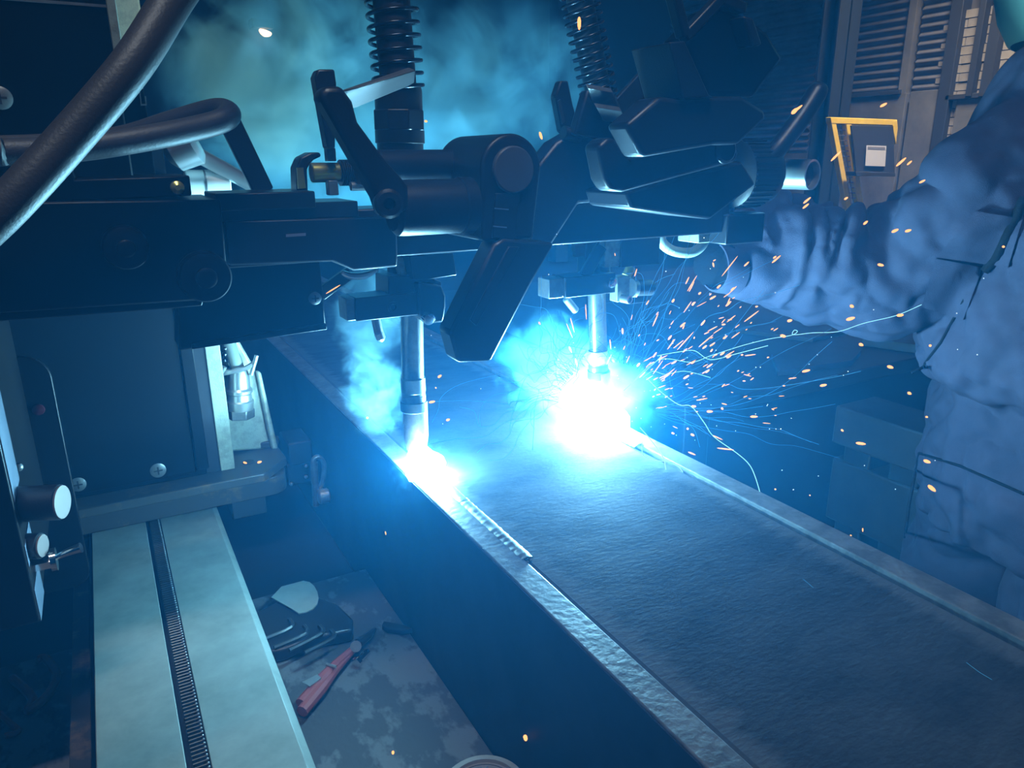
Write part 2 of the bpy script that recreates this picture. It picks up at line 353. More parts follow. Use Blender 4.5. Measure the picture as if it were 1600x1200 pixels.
def bead(x, y0, y1, name, seed):
    g = G(); rr = random.Random(seed); n = int((y1-y0)/0.0021); prof = 10
    for i in range(n+1):
        y = y0+(y1-y0)*i/n; ph = (i % 2); w = 0.0062+rr.uniform(-0.0004,0.0004)+0.0004*ph; h = 0.0026+0.00035*ph+rr.uniform(-0.0002,0.0002)
        if i > n-4: w *= 0.7
        for j in range(prof+1):
            a = math.pi*j/prof; g.v.append((x-w*math.cos(a)+rr.uniform(-0.0001,0.0001), y-0.002*math.sin(a), ZT-0.0022+h*1.55*math.sin(a)))
    for i in range(n):
        for j in range(prof):
            a = i*(prof+1)+j; g.f.append((a,a+1,a+prof+2,a+prof+1))
    return part(name, g, 'bead', gd, sm=80)
bead(XL1+0.0028, PZ(822,872,ZT).y, ARC_L.y-0.004, 'weld_bead', 1)['label'] = 'fresh rippled pale weld seam'
bead(XR0-0.0025, 0.63, ARC_R.y-0.004, 'weld_bead', 2)
g = G()
for k in range(9):
    c = PZ(822+rnd.uniform(-6,8), 874+rnd.uniform(-5,5), ZT-0.002); g.ball(c, rnd.uniform(0.0008,0.002), 8)
part('spatter_clump', g, 'bead', gd, kind='stuff')
# girder stands
for y in (-0.3, 1.6):
    t_ = thing('girder_stand', (0.395,y,0), 'dark steel stand under the girder '+('beyond the round can' if y < 0 else 'beyond the welding carriage'), 'stand')
    part('cross_bar', G().box(0.245,0.6,y-0.06,y+0.06,ZB-0.10,ZB), 'bench', t_, 0.004)
    for x in (0.29, 0.55): part('leg', G().box(x-0.04,x+0.04,y-0.04,y+0.04,0,ZB-0.10), 'bench', t_, 0.004)

# ------------------------------------------------------------------ bench plate, rail, tools
ZTR = CH-0.52; ZR = CH-0.45
bt = thing('rail_bench', (0.0, 0.9, 0), 'dark steel bench carrying the track beside the girder', 'bench')
part('bench_frame', G().box(-0.42,0.238,-0.5,2.2,ZTR-0.16,ZTR-0.012), 'bench', bt, 0.003)
for x in (-0.36, 0.18):
    for y in (-0.4, 2.1): part('leg', G().box(x-0.05,x+0.05,y-0.05,y+0.05,0,ZTR-0.16), 'bench', bt, 0.003)
pa, pb = PZ(566,890,ZTR), PZ(400,928,ZTR)
tp = part('bench_plate', G().prism([(-0.40,0.1,ZTR-0.010),(0.246,0.1,ZTR-0.010),(0.246,pa.y,ZTR-0.010),(-0.40,pa.y+0.0,ZTR-0.010)], (0,0,0.010)), 'tray', None, 0.001)
tag(tp, 'stained grey steel plate scattered with tools between track and girder', 'steel plate')
X0, X1 = -0.0615, 0.0885; W = X1-X0
def fx(t): return X0+W*t
rl = thing('rack_rail', (0.0135, 0.9, ZTR), 'wide pale steel track with a toothed rack along its middle', 'rail')
RY0, RY1 = 0.30, 2.0
part('base_bar', G().box(X0+0.004,X1-0.006,RY0,RY1,ZTR,ZR-0.012), 'dark', rl)
part('running_plate', G().box(X0,fx(0.41),RY0,RY1,ZR-0.012,ZR), 'rail', rl, 0.0008)
part('running_plate', G().prism([(fx(0.525),RY0,ZR-0.012),(fx(1.0),RY0,ZR-0.012),(fx(1.0),RY0,ZR-0.006),(fx(0.955),RY0,ZR),(fx(0.525),RY0,ZR)], (0,RY1-RY0,0)), 'rail', rl, 0.0005)
part('rack_bar', G().box(fx(0.435),fx(0.52),RY0,RY1,ZR-0.012,ZR-0.0042), 'rack', rl)
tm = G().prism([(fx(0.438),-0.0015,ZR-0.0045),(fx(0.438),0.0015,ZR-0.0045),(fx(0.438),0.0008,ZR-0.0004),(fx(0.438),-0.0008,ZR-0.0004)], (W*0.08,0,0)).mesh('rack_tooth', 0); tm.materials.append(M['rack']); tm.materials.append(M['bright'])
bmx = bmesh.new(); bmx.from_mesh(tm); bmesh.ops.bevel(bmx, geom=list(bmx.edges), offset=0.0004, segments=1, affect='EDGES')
bsp = bmesh.ops.create_icosphere(bmx, subdivisions=1, radius=0.0012, matrix=Matrix.Translation((fx(0.512),0,ZR-0.0006)))  # bright bead added on each tooth for its highlight dot
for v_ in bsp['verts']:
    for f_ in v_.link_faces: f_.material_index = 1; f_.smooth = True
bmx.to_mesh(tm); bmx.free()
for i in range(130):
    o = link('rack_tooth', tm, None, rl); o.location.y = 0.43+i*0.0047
# left trim bar beside rail
part('cable_duct', G().box(X0-0.022,X0-0.006,0.30,2.0,ZTR,ZR-0.02), 'rusty', None, 0.001)
tag(bpy.data.objects['cable_duct'], 'rusty thin bar lying along the track beside tangled cord', 'bar')
# tools on plate
def zpl(px, z): return [PZ(u,v,z) for u,v in px]
hk = thing('hex_key_case', PZ(500,990,ZTR), 'dark rounded case holding hex keys on the stained plate', 'tool case')
part('case_body', G().prism(zpl([(400,975),(440,955),(500,950),(530,962),(553,985),(552,1003),(505,1012),(440,1035),(405,1040)],ZTR+0.001), (0,0,0.016)), 'plastic', hk, 0.003)
for k,(a,b) in enumerate([((428,1012),(478,990)),((452,1016),(502,990)),((476,1020),(520,997)),((410,1000),(455,980))]):
    part('hex_key', G().tube([PZ(*a,ZTR+0.0195), PZ(*b,ZTR+0.0195), PZ(b[0]-3,b[1]-12,ZTR+0.0195)], 0.0026, 6, 4), 'rack', hk, sm=20)
mp_ = part('scraper_blade', G().prism(zpl([(424,935),(440,918),(474,909),(484,911),(491,917),(496,926),(498,936),(496,945),(489,953),(478,958),(467,960),(455,952)],ZTR+0.0185), (0,0,0.0015)), 'rail')
tag(mp_, 'pale metal blade with rounded end lying on the tool case', 'blade')
pl = thing('pliers', PZ(525,1040,ZTR), 'red handled pliers lying open beside the dark tool case', 'pliers')
part('jaw', G().tube([PZ(560,1005,ZTR+0.010),PZ(575,994,ZTR+0.009),PZ(586,983,ZTR+0.007)], [0.0055,0.0045,0.002], 10), 'rack', pl)
part('handle', G().tube([PZ(558,1008,ZTR+0.010),PZ(530,1033,ZTR+0.012),PZ(505,1060,ZTR+0.012),PZ(470,1100,ZTR+0.010)], [0.003,0.0045,0.0065,0.006], 10), 'redp', pl)
part('handle', G().tube([PZ(556,1012,ZTR+0.008),PZ(525,1046,ZTR+0.010),PZ(500,1078,ZTR+0.010),PZ(472,1112,ZTR+0.009)], [0.003,0.0045,0.0065,0.006], 10), 'redp', pl)
part('pivot', G().cyl(PZ(556,1010,ZTR+0.004),PZ(556,1010,ZTR+0.016),0.006), 'greymetal', pl)
part('ferrule', G().cyl(PZ(510,1038,ZTR+0.019),PZ(525,1042,ZTR+0.019),0.0016), 'bright', pl)
st = part('steel_strip', G().prism(zpl([(472,1067),(496,1055),(502,1061),(484,1074)],ZTR+0.018), (0,0,0.0012)), 'bright'); tag(st, 'short bright metal strip resting on the red pliers', 'strip')
bo = part('bolt', G().cyl(PZ(560,1033,ZTR+0.004),PZ(575,1018,ZTR+0.004),0.0035,n=6).cyl(PZ(556,1037,ZTR+0.005),PZ(560,1033,ZTR+0.005),0.006,n=6), 'chrome'); tag(bo, 'small shiny bolt lying on the stained plate near the pliers', 'bolt')
of = part('steel_offcut', G().prism(zpl([(597,984),(600,978),(632,984),(645,990),(628,993),(605,990)],ZTR+0.001), (0,0,0.007)), 'bench', None, 0.001); tag(of, 'small dark steel offcut at the edge of the stained plate', 'offcut')
tc_ = PZ(757,1236,ZTR+0.085)-ZV*0.016; tr = 0.0300
tin = thing('round_can', (tc_.x,tc_.y,ZTR), 'round can with raised rim and worn lettering on its lid', 'can')
part('can_body', G().lathe((tc_.x,tc_.y,ZTR), (0,0,1), [(0,tr),(0.085,tr),(0.085,tr-0.002)], 40), 'dark', tin)
part('rim', G().lathe(tc_+ZV*0.016, (0,0,1), [(0,tr+0.0012),(0.002,tr+0.0014),(0.0035,tr),(0.0035,tr-0.004),(0.001,tr-0.0046)], 48), 'tinrim', tin)
part('inner_ring', G().lathe(tc_+ZV*0.016, (0,0,1), [(0,tr-0.006),(0.0012,tr-0.0065),(0.0005,tr-0.008)], 48), 'side', tin)
fc = bpy.data.curves.new('lettering','FONT'); fc.body = 'EY'; fc.size = 0.011; fc.extrude = 0.0003; fc.align_x = 'CENTER'
to = bpy.data.objects.new('text', fc); COL.objects.link(to); bpy.context.view_layer.update()
lm = bpy.data.meshes.new_from_object(to.evaluated_get(bpy.context.evaluated_depsgraph_get())); bpy.data.objects.remove(to)
lm.transform(Matrix.Translation(tc_+Vector((0.004,0.0125,0.0172))) @ Matrix.Rotation(math.radians(-20),4,'Z')); lm.materials.clear()
fo = link('lettering', lm, 'label', tin)
# red cord on floor side at far left
cr = part('red_cord', G().tube([PZ(20,1060,ZTR+0.006),PZ(50,1090,ZTR+0.006),PZ(45,1110,ZTR+0.006),PZ(75,1085,ZTR+0.006),PZ(88,1055,ZTR+0.006),PZ(72,1030,ZTR+0.006),PZ(60,1030,ZTR+0.006)], 0.0045, 10), 'redp')
tag(cr, 'dull red cord curled on the bench beyond the track', 'cord')
cr2 = part('red_cord', G().tube([PZ(0,1115,ZTR+0.006),PZ(15,1130,ZTR+0.006),PZ(28,1142,ZTR+0.006),PZ(8,1150,ZTR+0.006)], 0.003, 8), 'redp'); tag(cr2, 'thin frayed red cord end near the bench corner', 'cord')

# ------------------------------------------------------------------ carriage
cg_ = thing('welding_carriage', (0.0, 1.0, ZR), 'black welding carriage cabinet standing on the toothed track', 'welding carriage')
CF = 0.985; ZC = CH-0.40
# base plates
def zp(u, v, z=ZC): return PZ(u,v,z)
f0 = zp(413,740); f1 = zp(447,714)
part('base_plate', G().prism([(-0.14,f0.y,ZC-0.012),(f0.x,f0.y,ZC-0.012),(f1.x,f1.y,ZC-0.012),(f1.x-0.006,1.20,ZC-0.012),(-0.14,1.20,ZC-0.012)], (0,0,0.012)), 'worn', cg_, 0.0014)
rc = []
for k in range(9):
    a = -math.pi/2+math.pi/2*k/8; rc.append((0.155+0.026*math.cos(a), f0.y+0.010+0.026+0.026*math.sin(a), ZC-0.038))
part('base_casting', G().prism([(-0.13,f0.y+0.010,ZC-0.038)]+rc+[(0.181,1.18,ZC-0.038),(-0.13,1.18,ZC-0.038)], (0,0,0.026)), 'rusty', cg_, 0.0012)
sl = zp(388,722, ZC+0.0005)
part('slot_hole', G().lathe(sl, (0,0,1), [(0,0.008),(0.0006,0.008)], 20), 'dark', cg_)
for y in (1.0, 1.14):
    for x in (0.0, 0.125):
        w_ = part('track_wheel', G().cyl((x-0.012 if x else -0.03,y,ZR+0.014),(x+0.006 if x else -0.012,y,ZR+0.014),0.013,n=28), 'rack', cg_) if x == 0.0 else part('guide_block', G().box(0.105,0.15,y-0.02,y+0.03,ZR-0.02,ZC-0.038), 'dark', cg_, 0.002)
# cabinet lower body
xr = PY(284, 560, CF).x
part('cabinet_body', G().box(-0.145,xr+0.012,CF+0.004,1.2,ZC,CH+0.02), 'paint', cg_, 0.002)
part('front_cover', G().box(-0.140,PY(270,480,CF).x,CF-0.002,CF+0.004,ZC+0.008,CH-0.02), 'paint', cg_, 0.0012)
part('corner_post', G().box(xr-0.001,xr+0.014,CF-0.006,CF+0.02,ZC+0.012,CH-0.02), 'paint', cg_, 0.001)
screw(cg_, 247, 735, CF-0.002, 0.0095); screw(cg_, 122, 757, CF-0.002, 0.009)
# pale upright and bracket
pa_ = [PY(322,543,0.99), PY(345,540,0.99), PY(357,700,0.99), PY(336,737,0.99)]
part('steel_upright', G().box(PY(322,560,0.99).x,PY(346,560,0.99).x,0.99,1.004,ZC,CH-0.10), 'pale', cg_, 0.001)
part('dark_upright', G().box(PY(297,560,0.992).x,PY(323,560,0.992).x,0.992,1.02,ZC,CH-0.10), 'side', cg_, 0.001)
part('cast_bracket', G().ext(e((350,500),(372,530),(398,575),(416,620),(426,665),(433,701),(352,707)), 1.045, 1.075), 'pale', cg_, 0.004, seg=3)
part('bracket_rib', G().ext(e((400,580),(408,582),(435,702),(424,703)), 1.036, 1.046), 'pale', cg_, 0.003)
part('bracket_foot', G().prism(zpl([(352,704),(433,700),(437,690),(352,690)],ZC+0.0005), (0,0,0.010)), 'rusty', cg_, 0.002)
cb = PY(376, 652, 1.025); ct = PY(372, 572, 1.025); ax_ = (ct-cb).normalized(); L_ = (ct-cb).length
cn = part('cable_gland', G().lathe(cb, ax_, [(0,0.019),(0.013*1.0,0.019)], 6), 'greymetal', cg_, 0.001, 20)
part('gland_barrel', G().lathe(cb, ax_, [(0.012,0.0175),(0.020,0.0180),(0.024,0.0185),(0.026,0.0165),(0.034,0.0155),(0.036,0.0175),(0.040,0.0175),(0.043,0.0150),(L_-0.012,0.0140),(L_-0.004,0.011)], 28), 'bright', cn)
part('clamp_strap', G().tube([ct+Vector((-0.024,-0.006,-0.006)),ct+Vector((-0.010,-0.012,-0.003)),ct+Vector((0.008,-0.012,-0.001)),ct+Vector((0.022,-0.004,0.004))], 0.0035, 8), 'bright', cn)
part('clamp_screw', G().cyl(ct+Vector((0.014,-0.010,-0.012)),ct+Vector((0.024,-0.010,0.014)),0.003,n=10), 'bright', cn)
part('clamp_screw', G().cyl(ct+Vector((-0.026,-0.008,-0.010)),ct+Vector((-0.018,-0.010,0.004)),0.003,n=10), 'bright', cn)
part('gland_cable', G().tube([ct-ax_*0.006, PY(366,560,1.03), PY(357,535,1.04), PY(350,500,1.05), PY(344,440,1.07)], 0.0088, 12), 'rail', cn)
for k in range(4): part('coil_turn', G().tube([PY(346,548+9*k,1.035),PY(352,545+9*k,1.03),PY(362,547+9*k,1.04)], 0.0022, 6), 'spring', cg_)
# latch right of base
lt = part('latch_block', G().box(PY(440,700,1.08).x,PY(476,700,1.08).x,1.03,1.09,ZC-0.030,ZC+0.006), 'bench', cg_, 0.0025)
part('latch_body', G().box(PY(444,740,1.06).x,PY(484,740,1.06).x,1.035,1.08,ZC-0.062,ZC-0.028), 'bench', lt, 0.002)
part('latch_lever', G().tube([PY(490,755,1.0),PY(489,722,1.0),PY(497,714,1.0),PY(506,724,1.0),PY(505,748,1.0),PY(500,764,1.0)], 0.0035, 10), 'greymetal', lt)
part('latch_rod', G().cyl(PY(494,790,1.0),PY(491,722,1.0),0.005), 'greymetal', lt)
part('latch_roller', G().cyl(PY(500,776,0.99)-XV*0.003,PY(512,774,0.99)+XV*0.002,0.011,ch=0.002), 'bright', lt)
for (u,v) in ((478,728),(478,745),(455,756)): part('rivet', G().ball(PY(u,v,1.032), 0.003, 10), 'bright', lt)
# mounting block (large dark block with star knobs), upper boxes
part('mount_block', G().ext(e((-40,318),(148,314),(345,312),(358,455),(324,461),(322,469),(-40,492)), 0.600, 0.70), 'paint', cg_, 0.0015)
part('block_top_step', G().ext(e((110,262),(117,281),(222,277),(296,274),(300,306),(150,313),(60,315),(60,262)), 0.612, 0.70), 'paint', cg_, 0.0012)
part('block_foot', G().ext(e((-40,492),(318,466),(316,478),(272,482),(-40,505)), 0.604, 0.69), 'paint', cg_, 0.001)
def star(u, v, rpx, y0, ph, name='round_knob'):
    c = PY(u,v,y0); r = (PY(u+rpx,v,y0)-c).length
    k = part(name, G().lathe(c+YV*0.022, (0,-1,0), [(0,r*0.55),(0.004,r*0.92),(0.008,r),(0.018,r),(0.022,r*0.92),(0.024,r*0.5)], 72), 'paint', cg_, 0, 50)
    part('knob_cap', G().lathe(c, (0,-1,0), [(0,r*0.42),(0.004,r*0.40),(0.005,r*0.3)], 28), 'paint', k); return k
star(197, 388, 38, 0.576, 0.25); star(322, 434, 42, 0.578, 0.9)
part('indicator_lens', G().lathe(PY(277,293,0.612), (0,-1,0), [(0,0.0050),(0.003,0.0046),(0.005,0.002)], 18), 'brass', cg_)
# drive housing box under arm
dh = part('drive_housing', G().ext(e((280,412),(500,408),(510,514),(300,545),(280,548)), 0.66, 0.70), 'paint', cg_, 0.0015)
part('housing_flange', G().ext(e((300,537),(510,506),(511,515),(300,546)), 0.656, 0.662), 'paint', dh, 0.0006)
screw(cg_, 492, 466, 0.66, 0.0058)
# control plate and control box
PYP = 0.80
rcx = lambda cx, cz, r, a0: [(cx+r*math.cos(a0+math.pi/2*k/8), PYP, cz+r*math.sin(a0+math.pi/2*k/8)) for k in range(9)]
ptr = PY(75,572,PYP); pbr_ = PY(140,895,PYP); xp = -0.0575
zt_, zb_ = PY(40,556,PYP).z, PY(132,914,PYP).z
pts = [(-0.30,PYP,zb_)]+rcx(xp-0.016,zb_+0.016,0.016,-math.pi/2)+rcx(xp-0.024,zt_-0.024,0.024,0)+[(-0.30,PYP,zt_)]
part('side_plate', G().prism(pts, (0,0.006,0)), 'paint', cg_, 0.0009)
cy = 0.60; xc = -0.0815; 
cbx = part('control_box', G().box(-0.26,xc,cy,PYP,PY(30,980,cy).z,PY(0,540,cy).z), 'paint', cg_, 0.0012)
for (v0,v1) in ((560,765),(835,868),(905,955)):
    part('printed_panel', G().box(xc,xc+0.0006,cy+0.004,0.650,PY(20,v1,cy+0.03).z,PY(20,v0,cy+0.03).z), 'label', cbx)
kax = Vector((0.92,-0.39,0)); kc = PY(50,784,0.628); kr = 0.0136
kz = part('rotary_knob', G().cyl(Vector((xc,0.628,kc.z))-kax*0.012,Vector((xc,0.628,kc.z))+kax*0.030,kr,ch=0.001), 'plastic', cbx)
part('knob_face', G().cyl(Vector((xc,0.628,kc.z))+kax*0.0298,Vector((xc,0.628,kc.z))+kax*0.0312,kr*0.93), 'knob', kz)
k2 = PY(38,855,0.622)
kk = part('push_button', G().cyl(Vector((xc,0.622,k2.z))-kax*0.008,Vector((xc,0.622,k2.z))+kax*0.010,0.010,ch=0.001), 'plastic', cbx); part('button_face', G().cyl(Vector((xc,0.622,k2.z))+kax*0.0098,Vector((xc,0.622,k2.z))+kax*0.0112,0.0085), 'knob', kk)
tz = PY(58,880,0.628).z
tg = part('toggle_switch', G().cyl((xc,0.628,tz),(xc+0.014,0.628,tz),0.0065,n=6), 'chrome', cbx); part('toggle_lever', G().tube([(xc+0.012,0.628,tz),(xc+0.022,0.626,tz+0.004),(xc+0.034,0.624,tz+0.007)], [0.0022,0.0028,0.0042], 12), 'chrome', tg)
part('lock_nut', G().cyl((xc+0.012,0.628,tz),(xc+0.016,0.628,tz),0.0092,n=24), 'chrome', tg)
part('panel_screw', G().ball((xc+0.001,0.655,PY(10,733,0.655).z), 0.0035, 10), 'greymetal', cbx)
part('red_lamp', G().lathe(PY(60,640,PYP-0.001), (0,-1,0), [(0,0.0055),(0.002,0.005),(0.003,0.002)], 20), 'redl', cg_)
# upper boxes
ub = part('upper_box', G().box(-0.40,PY(176,60,0.72).x,0.72,0.92,PY(100,330,0.72).z,CH+0.40), 'paint', cg_, 0.0015)
xe = PY(176,60,0.72).x
part('edge_strip', G().box(xe-0.001,xe+0.006,0.717,0.735,PY(180,80,0.72).z,CH+0.40), 'pale', ub, 0.0006)
part('lid_seam', G().box(-0.2,xe,0.7185,0.7205,PY(100,5,0.72).z-0.001,PY(100,5,0.72).z+0.001), 'greymetal', ub)
part('rear_box', G().box(PY(120,200,0.80).x,PY(233,200,0.80).x,0.80,0.95,PY(200,320,0.80).z,PY(200,100,0.80).z), 'paint', cg_, 0.0015)
part('back_panel', G().box(PY(150,30,1.0).x,PY(222,30,1.0).x,1.0,1.02,PY(200,90,1.0).z,CH+0.40), 'pale', cg_, 0.002)
screw(ub, 0, 153, 0.72, 0.0085)
hd = PY(223,151,0.799)
part('hook_slot', G().ext(e((217,137),(224,137),(224,138.5),(218.5,138.5),(221.5,162.5),(228,162),(226.5,150),(228,150),(229.5,164.5),(220,165)), 0.798, 0.8005), 'greymetal', cg_)
# sensor, bars and knobs above mount block
sn = part('sensor_barrel', G().cyl(PY(290,288,0.79),PY(358,287,0.79),0.0133,ch=0.001), 'white', cg_)
part('sensor_ring', G().cyl(PY(318,288,0.79),PY(321,288,0.79),0.0136), 'greymetal', sn)
part('clamp_bar', G().rbar(PY(356,185,0.665),PY(412,300,0.665),0.017,0.008), 'plastic', cg_, 0.0015)
part('thumb_knob', G().lathe(PY(262,246,0.77), (0.75,-0.2,0.35), [(0,0.006),(0.006,0.016),(0.026,0.018),(0.030,0.012)], 28), 'bright', cg_)
part('support_rod', G().cyl(PY(298,236,0.78),PY(400,292,0.78),0.0072), 'bright', cg_)

# ------------------------------------------------------------------ cross arm
AYF = 0.62
ca = thing('cross_arm', (0.35, 0.65, CH-0.09), 'long black cross arm reaching from the carriage over the girder', 'boom')
za0, za1 = PY(770,390,AYF).z, PY(910,313,AYF).z
xa0, xa1 = PY(350,380,AYF).x, PY(1140,350,AYF).x
part('arm_bar', G().box(xa0,xa1,AYF,AYF+0.045,za0,za1), 'anod', ca, 0.0018)
part('arm_top_slide', G().box(xa0,PY(560,330,0.612).x,0.612,0.67,PY(440,344,0.612).z,PY(440,318,0.612).z), 'anod', ca, 0.0008)
part('arm_upper_slide', G().box(xa0-0.004,PY(490,310,0.612).x,0.606,0.67,PY(440,327,0.606).z,PY(440,300,0.606).z), 'anod', ca, 0.0012)
part('slide_saddle', G().ext(e((352,345),(620,338),(622,402),(621,417),(553,423),(520,409),(358,415)), 0.61, 0.665), 'anod', ca, 0.0018)
part('end_block', G().box(PY(1137,350,0.612).x,PY(1194,360,0.612).x,0.612,0.640,PY(1137,383,0.612).z,PY(1160,334,0.612).z), 'anod', ca, 0.0018)
part('lit_end_face', G().box(PY(1092,370,0.64).x,PY(1132,370,0.64).x,0.64,0.675,PY(1110,379,0.64).z,za0), 'pale', ca, 0.001)  # pale piece standing for the lit left face of the end block
part('scale_lettering', G().ext(e((447,366),(478,364),(478,368.5),(447,370.5)), 0.6094, 0.6099), 'ink', ca)
part('centre_bracket', G().ext(e((838,262),(870,222),(925,190),(962,225),(958,290),(985,312),(905,318),(862,384),(828,380)), 0.60, 0.625), 'plastic', ca, 0.003)
part('slide_screw', G().cyl(PY(548,291,0.60),PY(750,292,0.60),0.0035), 'greymetal', ca)

# ------------------------------------------------------------------ left adjuster with lever
la = thing('lever_clamp', (0.26, 0.55, CH-0.06), 'black lever clamp with a pointed hanging bar on the cross arm', 'clamp')
FY = 0.52
sh_a, sh_b = PY(560,262,0.585), PY(770,262,0.585)
part('shaft', G().cyl(PY(560,262,0.585),Vector((PY(760,262,0.585).x,0.585,PY(560,262,0.585).z)),0.0135,ch=0.001), 'anod', la)
cc = PY(800,265,FY); ro = (PY(846,265,FY)-cc).length
arch = [(cc.x+ro*math.cos(math.pi*k/20), FY, cc.z+ro*math.sin(math.pi*k/20)) for k in range(21)]
zlow = PY(800,375,FY).z
part('pivot_housing', G().prism(arch+[(cc.x-ro*0.98,FY,zlow),(cc.x+ro*0.72,FY,zlow)], (0,0.085,0)), 'plastic', la, 0.003, seg=3)
part('pivot_cap', G().lathe(cc, (0,-1,0), [(-0.002,0.0175),(0.003,0.0175),(0.0042,0.0165),(0.0045,0.010)], 40), 'capgrey', la)
sc_ = part('scale_plate', G().ext(e((775,302),(812,302),(806,374),(770,372)), FY-0.0025, FY), 'anod', la, 0.0006)
for (v,u0,u1) in ((326,773,795),(354,771,792)): part('scale_mark', G().ext(e((u0,v-1.5),(u1,v+0.5),(u1,v+2.5),(u0,v+0.5)), FY-0.0031, FY-0.0024), 'label', sc_)
part('hanging_bar', G().ext(e((788,372),(868,380),(833,440),(768,565),(716,567),(703,520),(735,455),(772,382)), FY-0.004, FY+0.020), 'anod', la, 0.0028)
part('bar_ridge', G().ext(e((795,385),(812,386),(745,510),(735,500)), FY-0.0055, FY-0.003), 'anod', la, 0.0008)
hub_a, hub_b = PY(612,326,0.495), PY(735,326,0.495); hub_b.z = hub_a.z
HR = 0.0190
part('lever_hub', G().lathe(hub_a, XV, [(0,HR*0.80),(0.003,HR*0.98),(0.007,HR),(hub_b.x-hub_a.x-0.010,HR),(hub_b.x-hub_a.x-0.009,HR*1.06),(hub_b.x-hub_a.x,HR*1.04)], 40), 'plastic', la)
lv = part('lever_arm', G().prism([PY(u,v,0.475) for u,v in ((498,150),(508,134),(535,134),(552,158),(560,190),(600,245),(640,290),(640,330),(600,340),(590,310))], (0,0.020,0)), 'plastic', la, 0.004, seg=3)
part('lever_boss', G().lathe(PY(607,318,0.474), (-0.25,-1,0), [(-0.012,0.0095),(0.004,0.0095),(0.006,0.0075),(0.0062,0.004),(0.001,0.0035)], 28), 'plastic', lv)
part('lever_grip', G().loft([(518,146,0.485),(560,136,0.470),(556,168,0.500),(530,172,0.508)], [(640,104,0.485),(652,109,0.470),(650,128,0.498),(640,134,0.505)]), 'plasticgrip', la, 0.002, seg=3)
part('upright_bar', G().ext(e((492,120),(497,108),(523,108),(526,130),(524,232),(512,232)), 0.60, 0.615), 'plastic', la, 0.0015)
part('u_bracket', G().prism([PY(u,v,0.63) for u,v in ((464,300),(463,262),(470,246),(486,238),(500,238),(503,244),(490,250),(480,264),(482,304))], (0,0.022,0)), 'plastic', la, 0.0015)
part('yellow_edge', G().ext(e((464,262),(474,262),(478,294),(466,295)), 0.628, 0.6302), 'brass', la)
part('adjuster_shaft', G().cyl(PY(486,270,0.622),PY(530,269,0.622),0.0078,ch=0.0008), 'brass', la)
for k in range(8): part('thread_turn', G().cyl(PY(531+3.0*k,270,0.622),PY(532.6+3.0*k,270,0.622),0.0105,n=22), 'anod', la)
part('square_nut', G().pxbox(511,231,526,252,0.612,0.622), 'greymetal', la, 0.0008)
part('square_nut', G().pxbox(513,282,530,305,0.612,0.622), 'greymetal', la, 0.0008)

# ------------------------------------------------------------------ right adjuster
ra = thing('lever_clamp', (0.5, 0.55, CH-0.04), 'black lever clamp with an angled elbow lever and bare steel tube end', 'clamp')
part('elbow_lever', G().prism([PY(u,v,0.50) for u,v in ((935,228),(950,214),(962,216),(985,250),(1020,243),(1095,222),(1130,216),(1148,222),(1156,240),(1150,253),(1060,277),(975,300),(955,298),(945,280))], (0,0.022,0)), 'plastic', ra, 0.0045, seg=3)
part('elbow_boss', G().lathe(PY(1132,234,0.500), (0,-1,0), [(-0.004,0.0115),(0.002,0.0115),(0.004,0.009)], 28), 'plastic', ra)
part('wedge_block', G().ext(e((978,300),(1080,272),(1160,252),(1182,288),(1110,343),(986,326)), 0.535, 0.60), 'anod', ra, 0.0028)
kb = part('knurled_collar', G().lathe(PY(1140,272,0.62), XV, [(0,0.030),(0.003,0.036),(0.040,0.036),(0.050,0.033),(0.054,0.024)], 48), 'plastic', ra)
kx = PY(1140,272,0.62)
for k in range(36):
    a = 2*math.pi*k/36; part('knurl_ridge', G().box(kx.x+0.004,kx.x+0.038,-0.0011,0.0011,0.0352,0.0372), 'anod', kb); o = [x for x in kb.children][-1]
    o.data.transform(Matrix.Translation((0,kx.y,kx.z)) @ Matrix.Rotation(a,4,'X'))
ta = PY(1203,272,0.665); tb = PY(1270,273,0.610); tb.z = ta.z; tax = (tb-ta).normalized(); tl = (tb-ta).length
part('steel_tube', G().lathe(ta, tax, [(0,0.0172),(tl,0.0172),(tl,0.0148),(tl-0.03,0.0146)], 36), 'bright', ra)
part('tube_bore_shade', G().cyl(tb-tax*0.014,tb-tax*0.008,0.0147), 'dark', ra)  # dark disc standing for the shaded bore of the tube
part('lever_handle', G().tube([PY(1196,252,0.60),PY(1215,232,0.60),PY(1250,186,0.60),PY(1276,145,0.60),PY(1282,133,0.60)], [0.0125,0.0105,0.0112,0.0112,0.0075], 20), 'plastic', ra)
part('facet_block', G().ext(e((898,210),(918,140),(962,146),(980,192),(975,215),(955,222)), 0.587, 0.599), 'plastic', ra, 0.002)
for (a,b,c,d) in (((919,138),(958,145),(967,167),(928,163)),((932,168),(971,174),(979,194),(943,189))):
    part('bright_facet', G().prism([PY(*a,0.556),PY(*b,0.556),PY(*c,0.584),PY(*d,0.584)], (0,0.004,0.004)), 'greymetal', ra, 0.0005)
part('guard_plate', G().ext(e((1046,64),(958,160),(968,210),(985,245),(1030,240),(1072,152)), 0.63, 0.636), 'bench', ra, 0.001)
part('slide_block', G().ext(e((978,195),(1030,150),(1070,155),(1110,150),(1160,150),(1196,172),(1198,186),(1155,226),(1120,226),(1005,246)), 0.46, 0.486), 'anod', ra, 0.004)
part('slide_cap', G().ext(e((1046,66),(1070,64),(1108,148),(1118,152),(1068,154)), 0.455, 0.50), 'plastic', ra, 0.003)
part('motor_block', G().ext(e((1070,62),(1122,8),(1160,22),(1200,50),(1225,92),(1205,118),(1180,152),(1108,150)), 0.47, 0.50), 'paint', ra, 0.004)
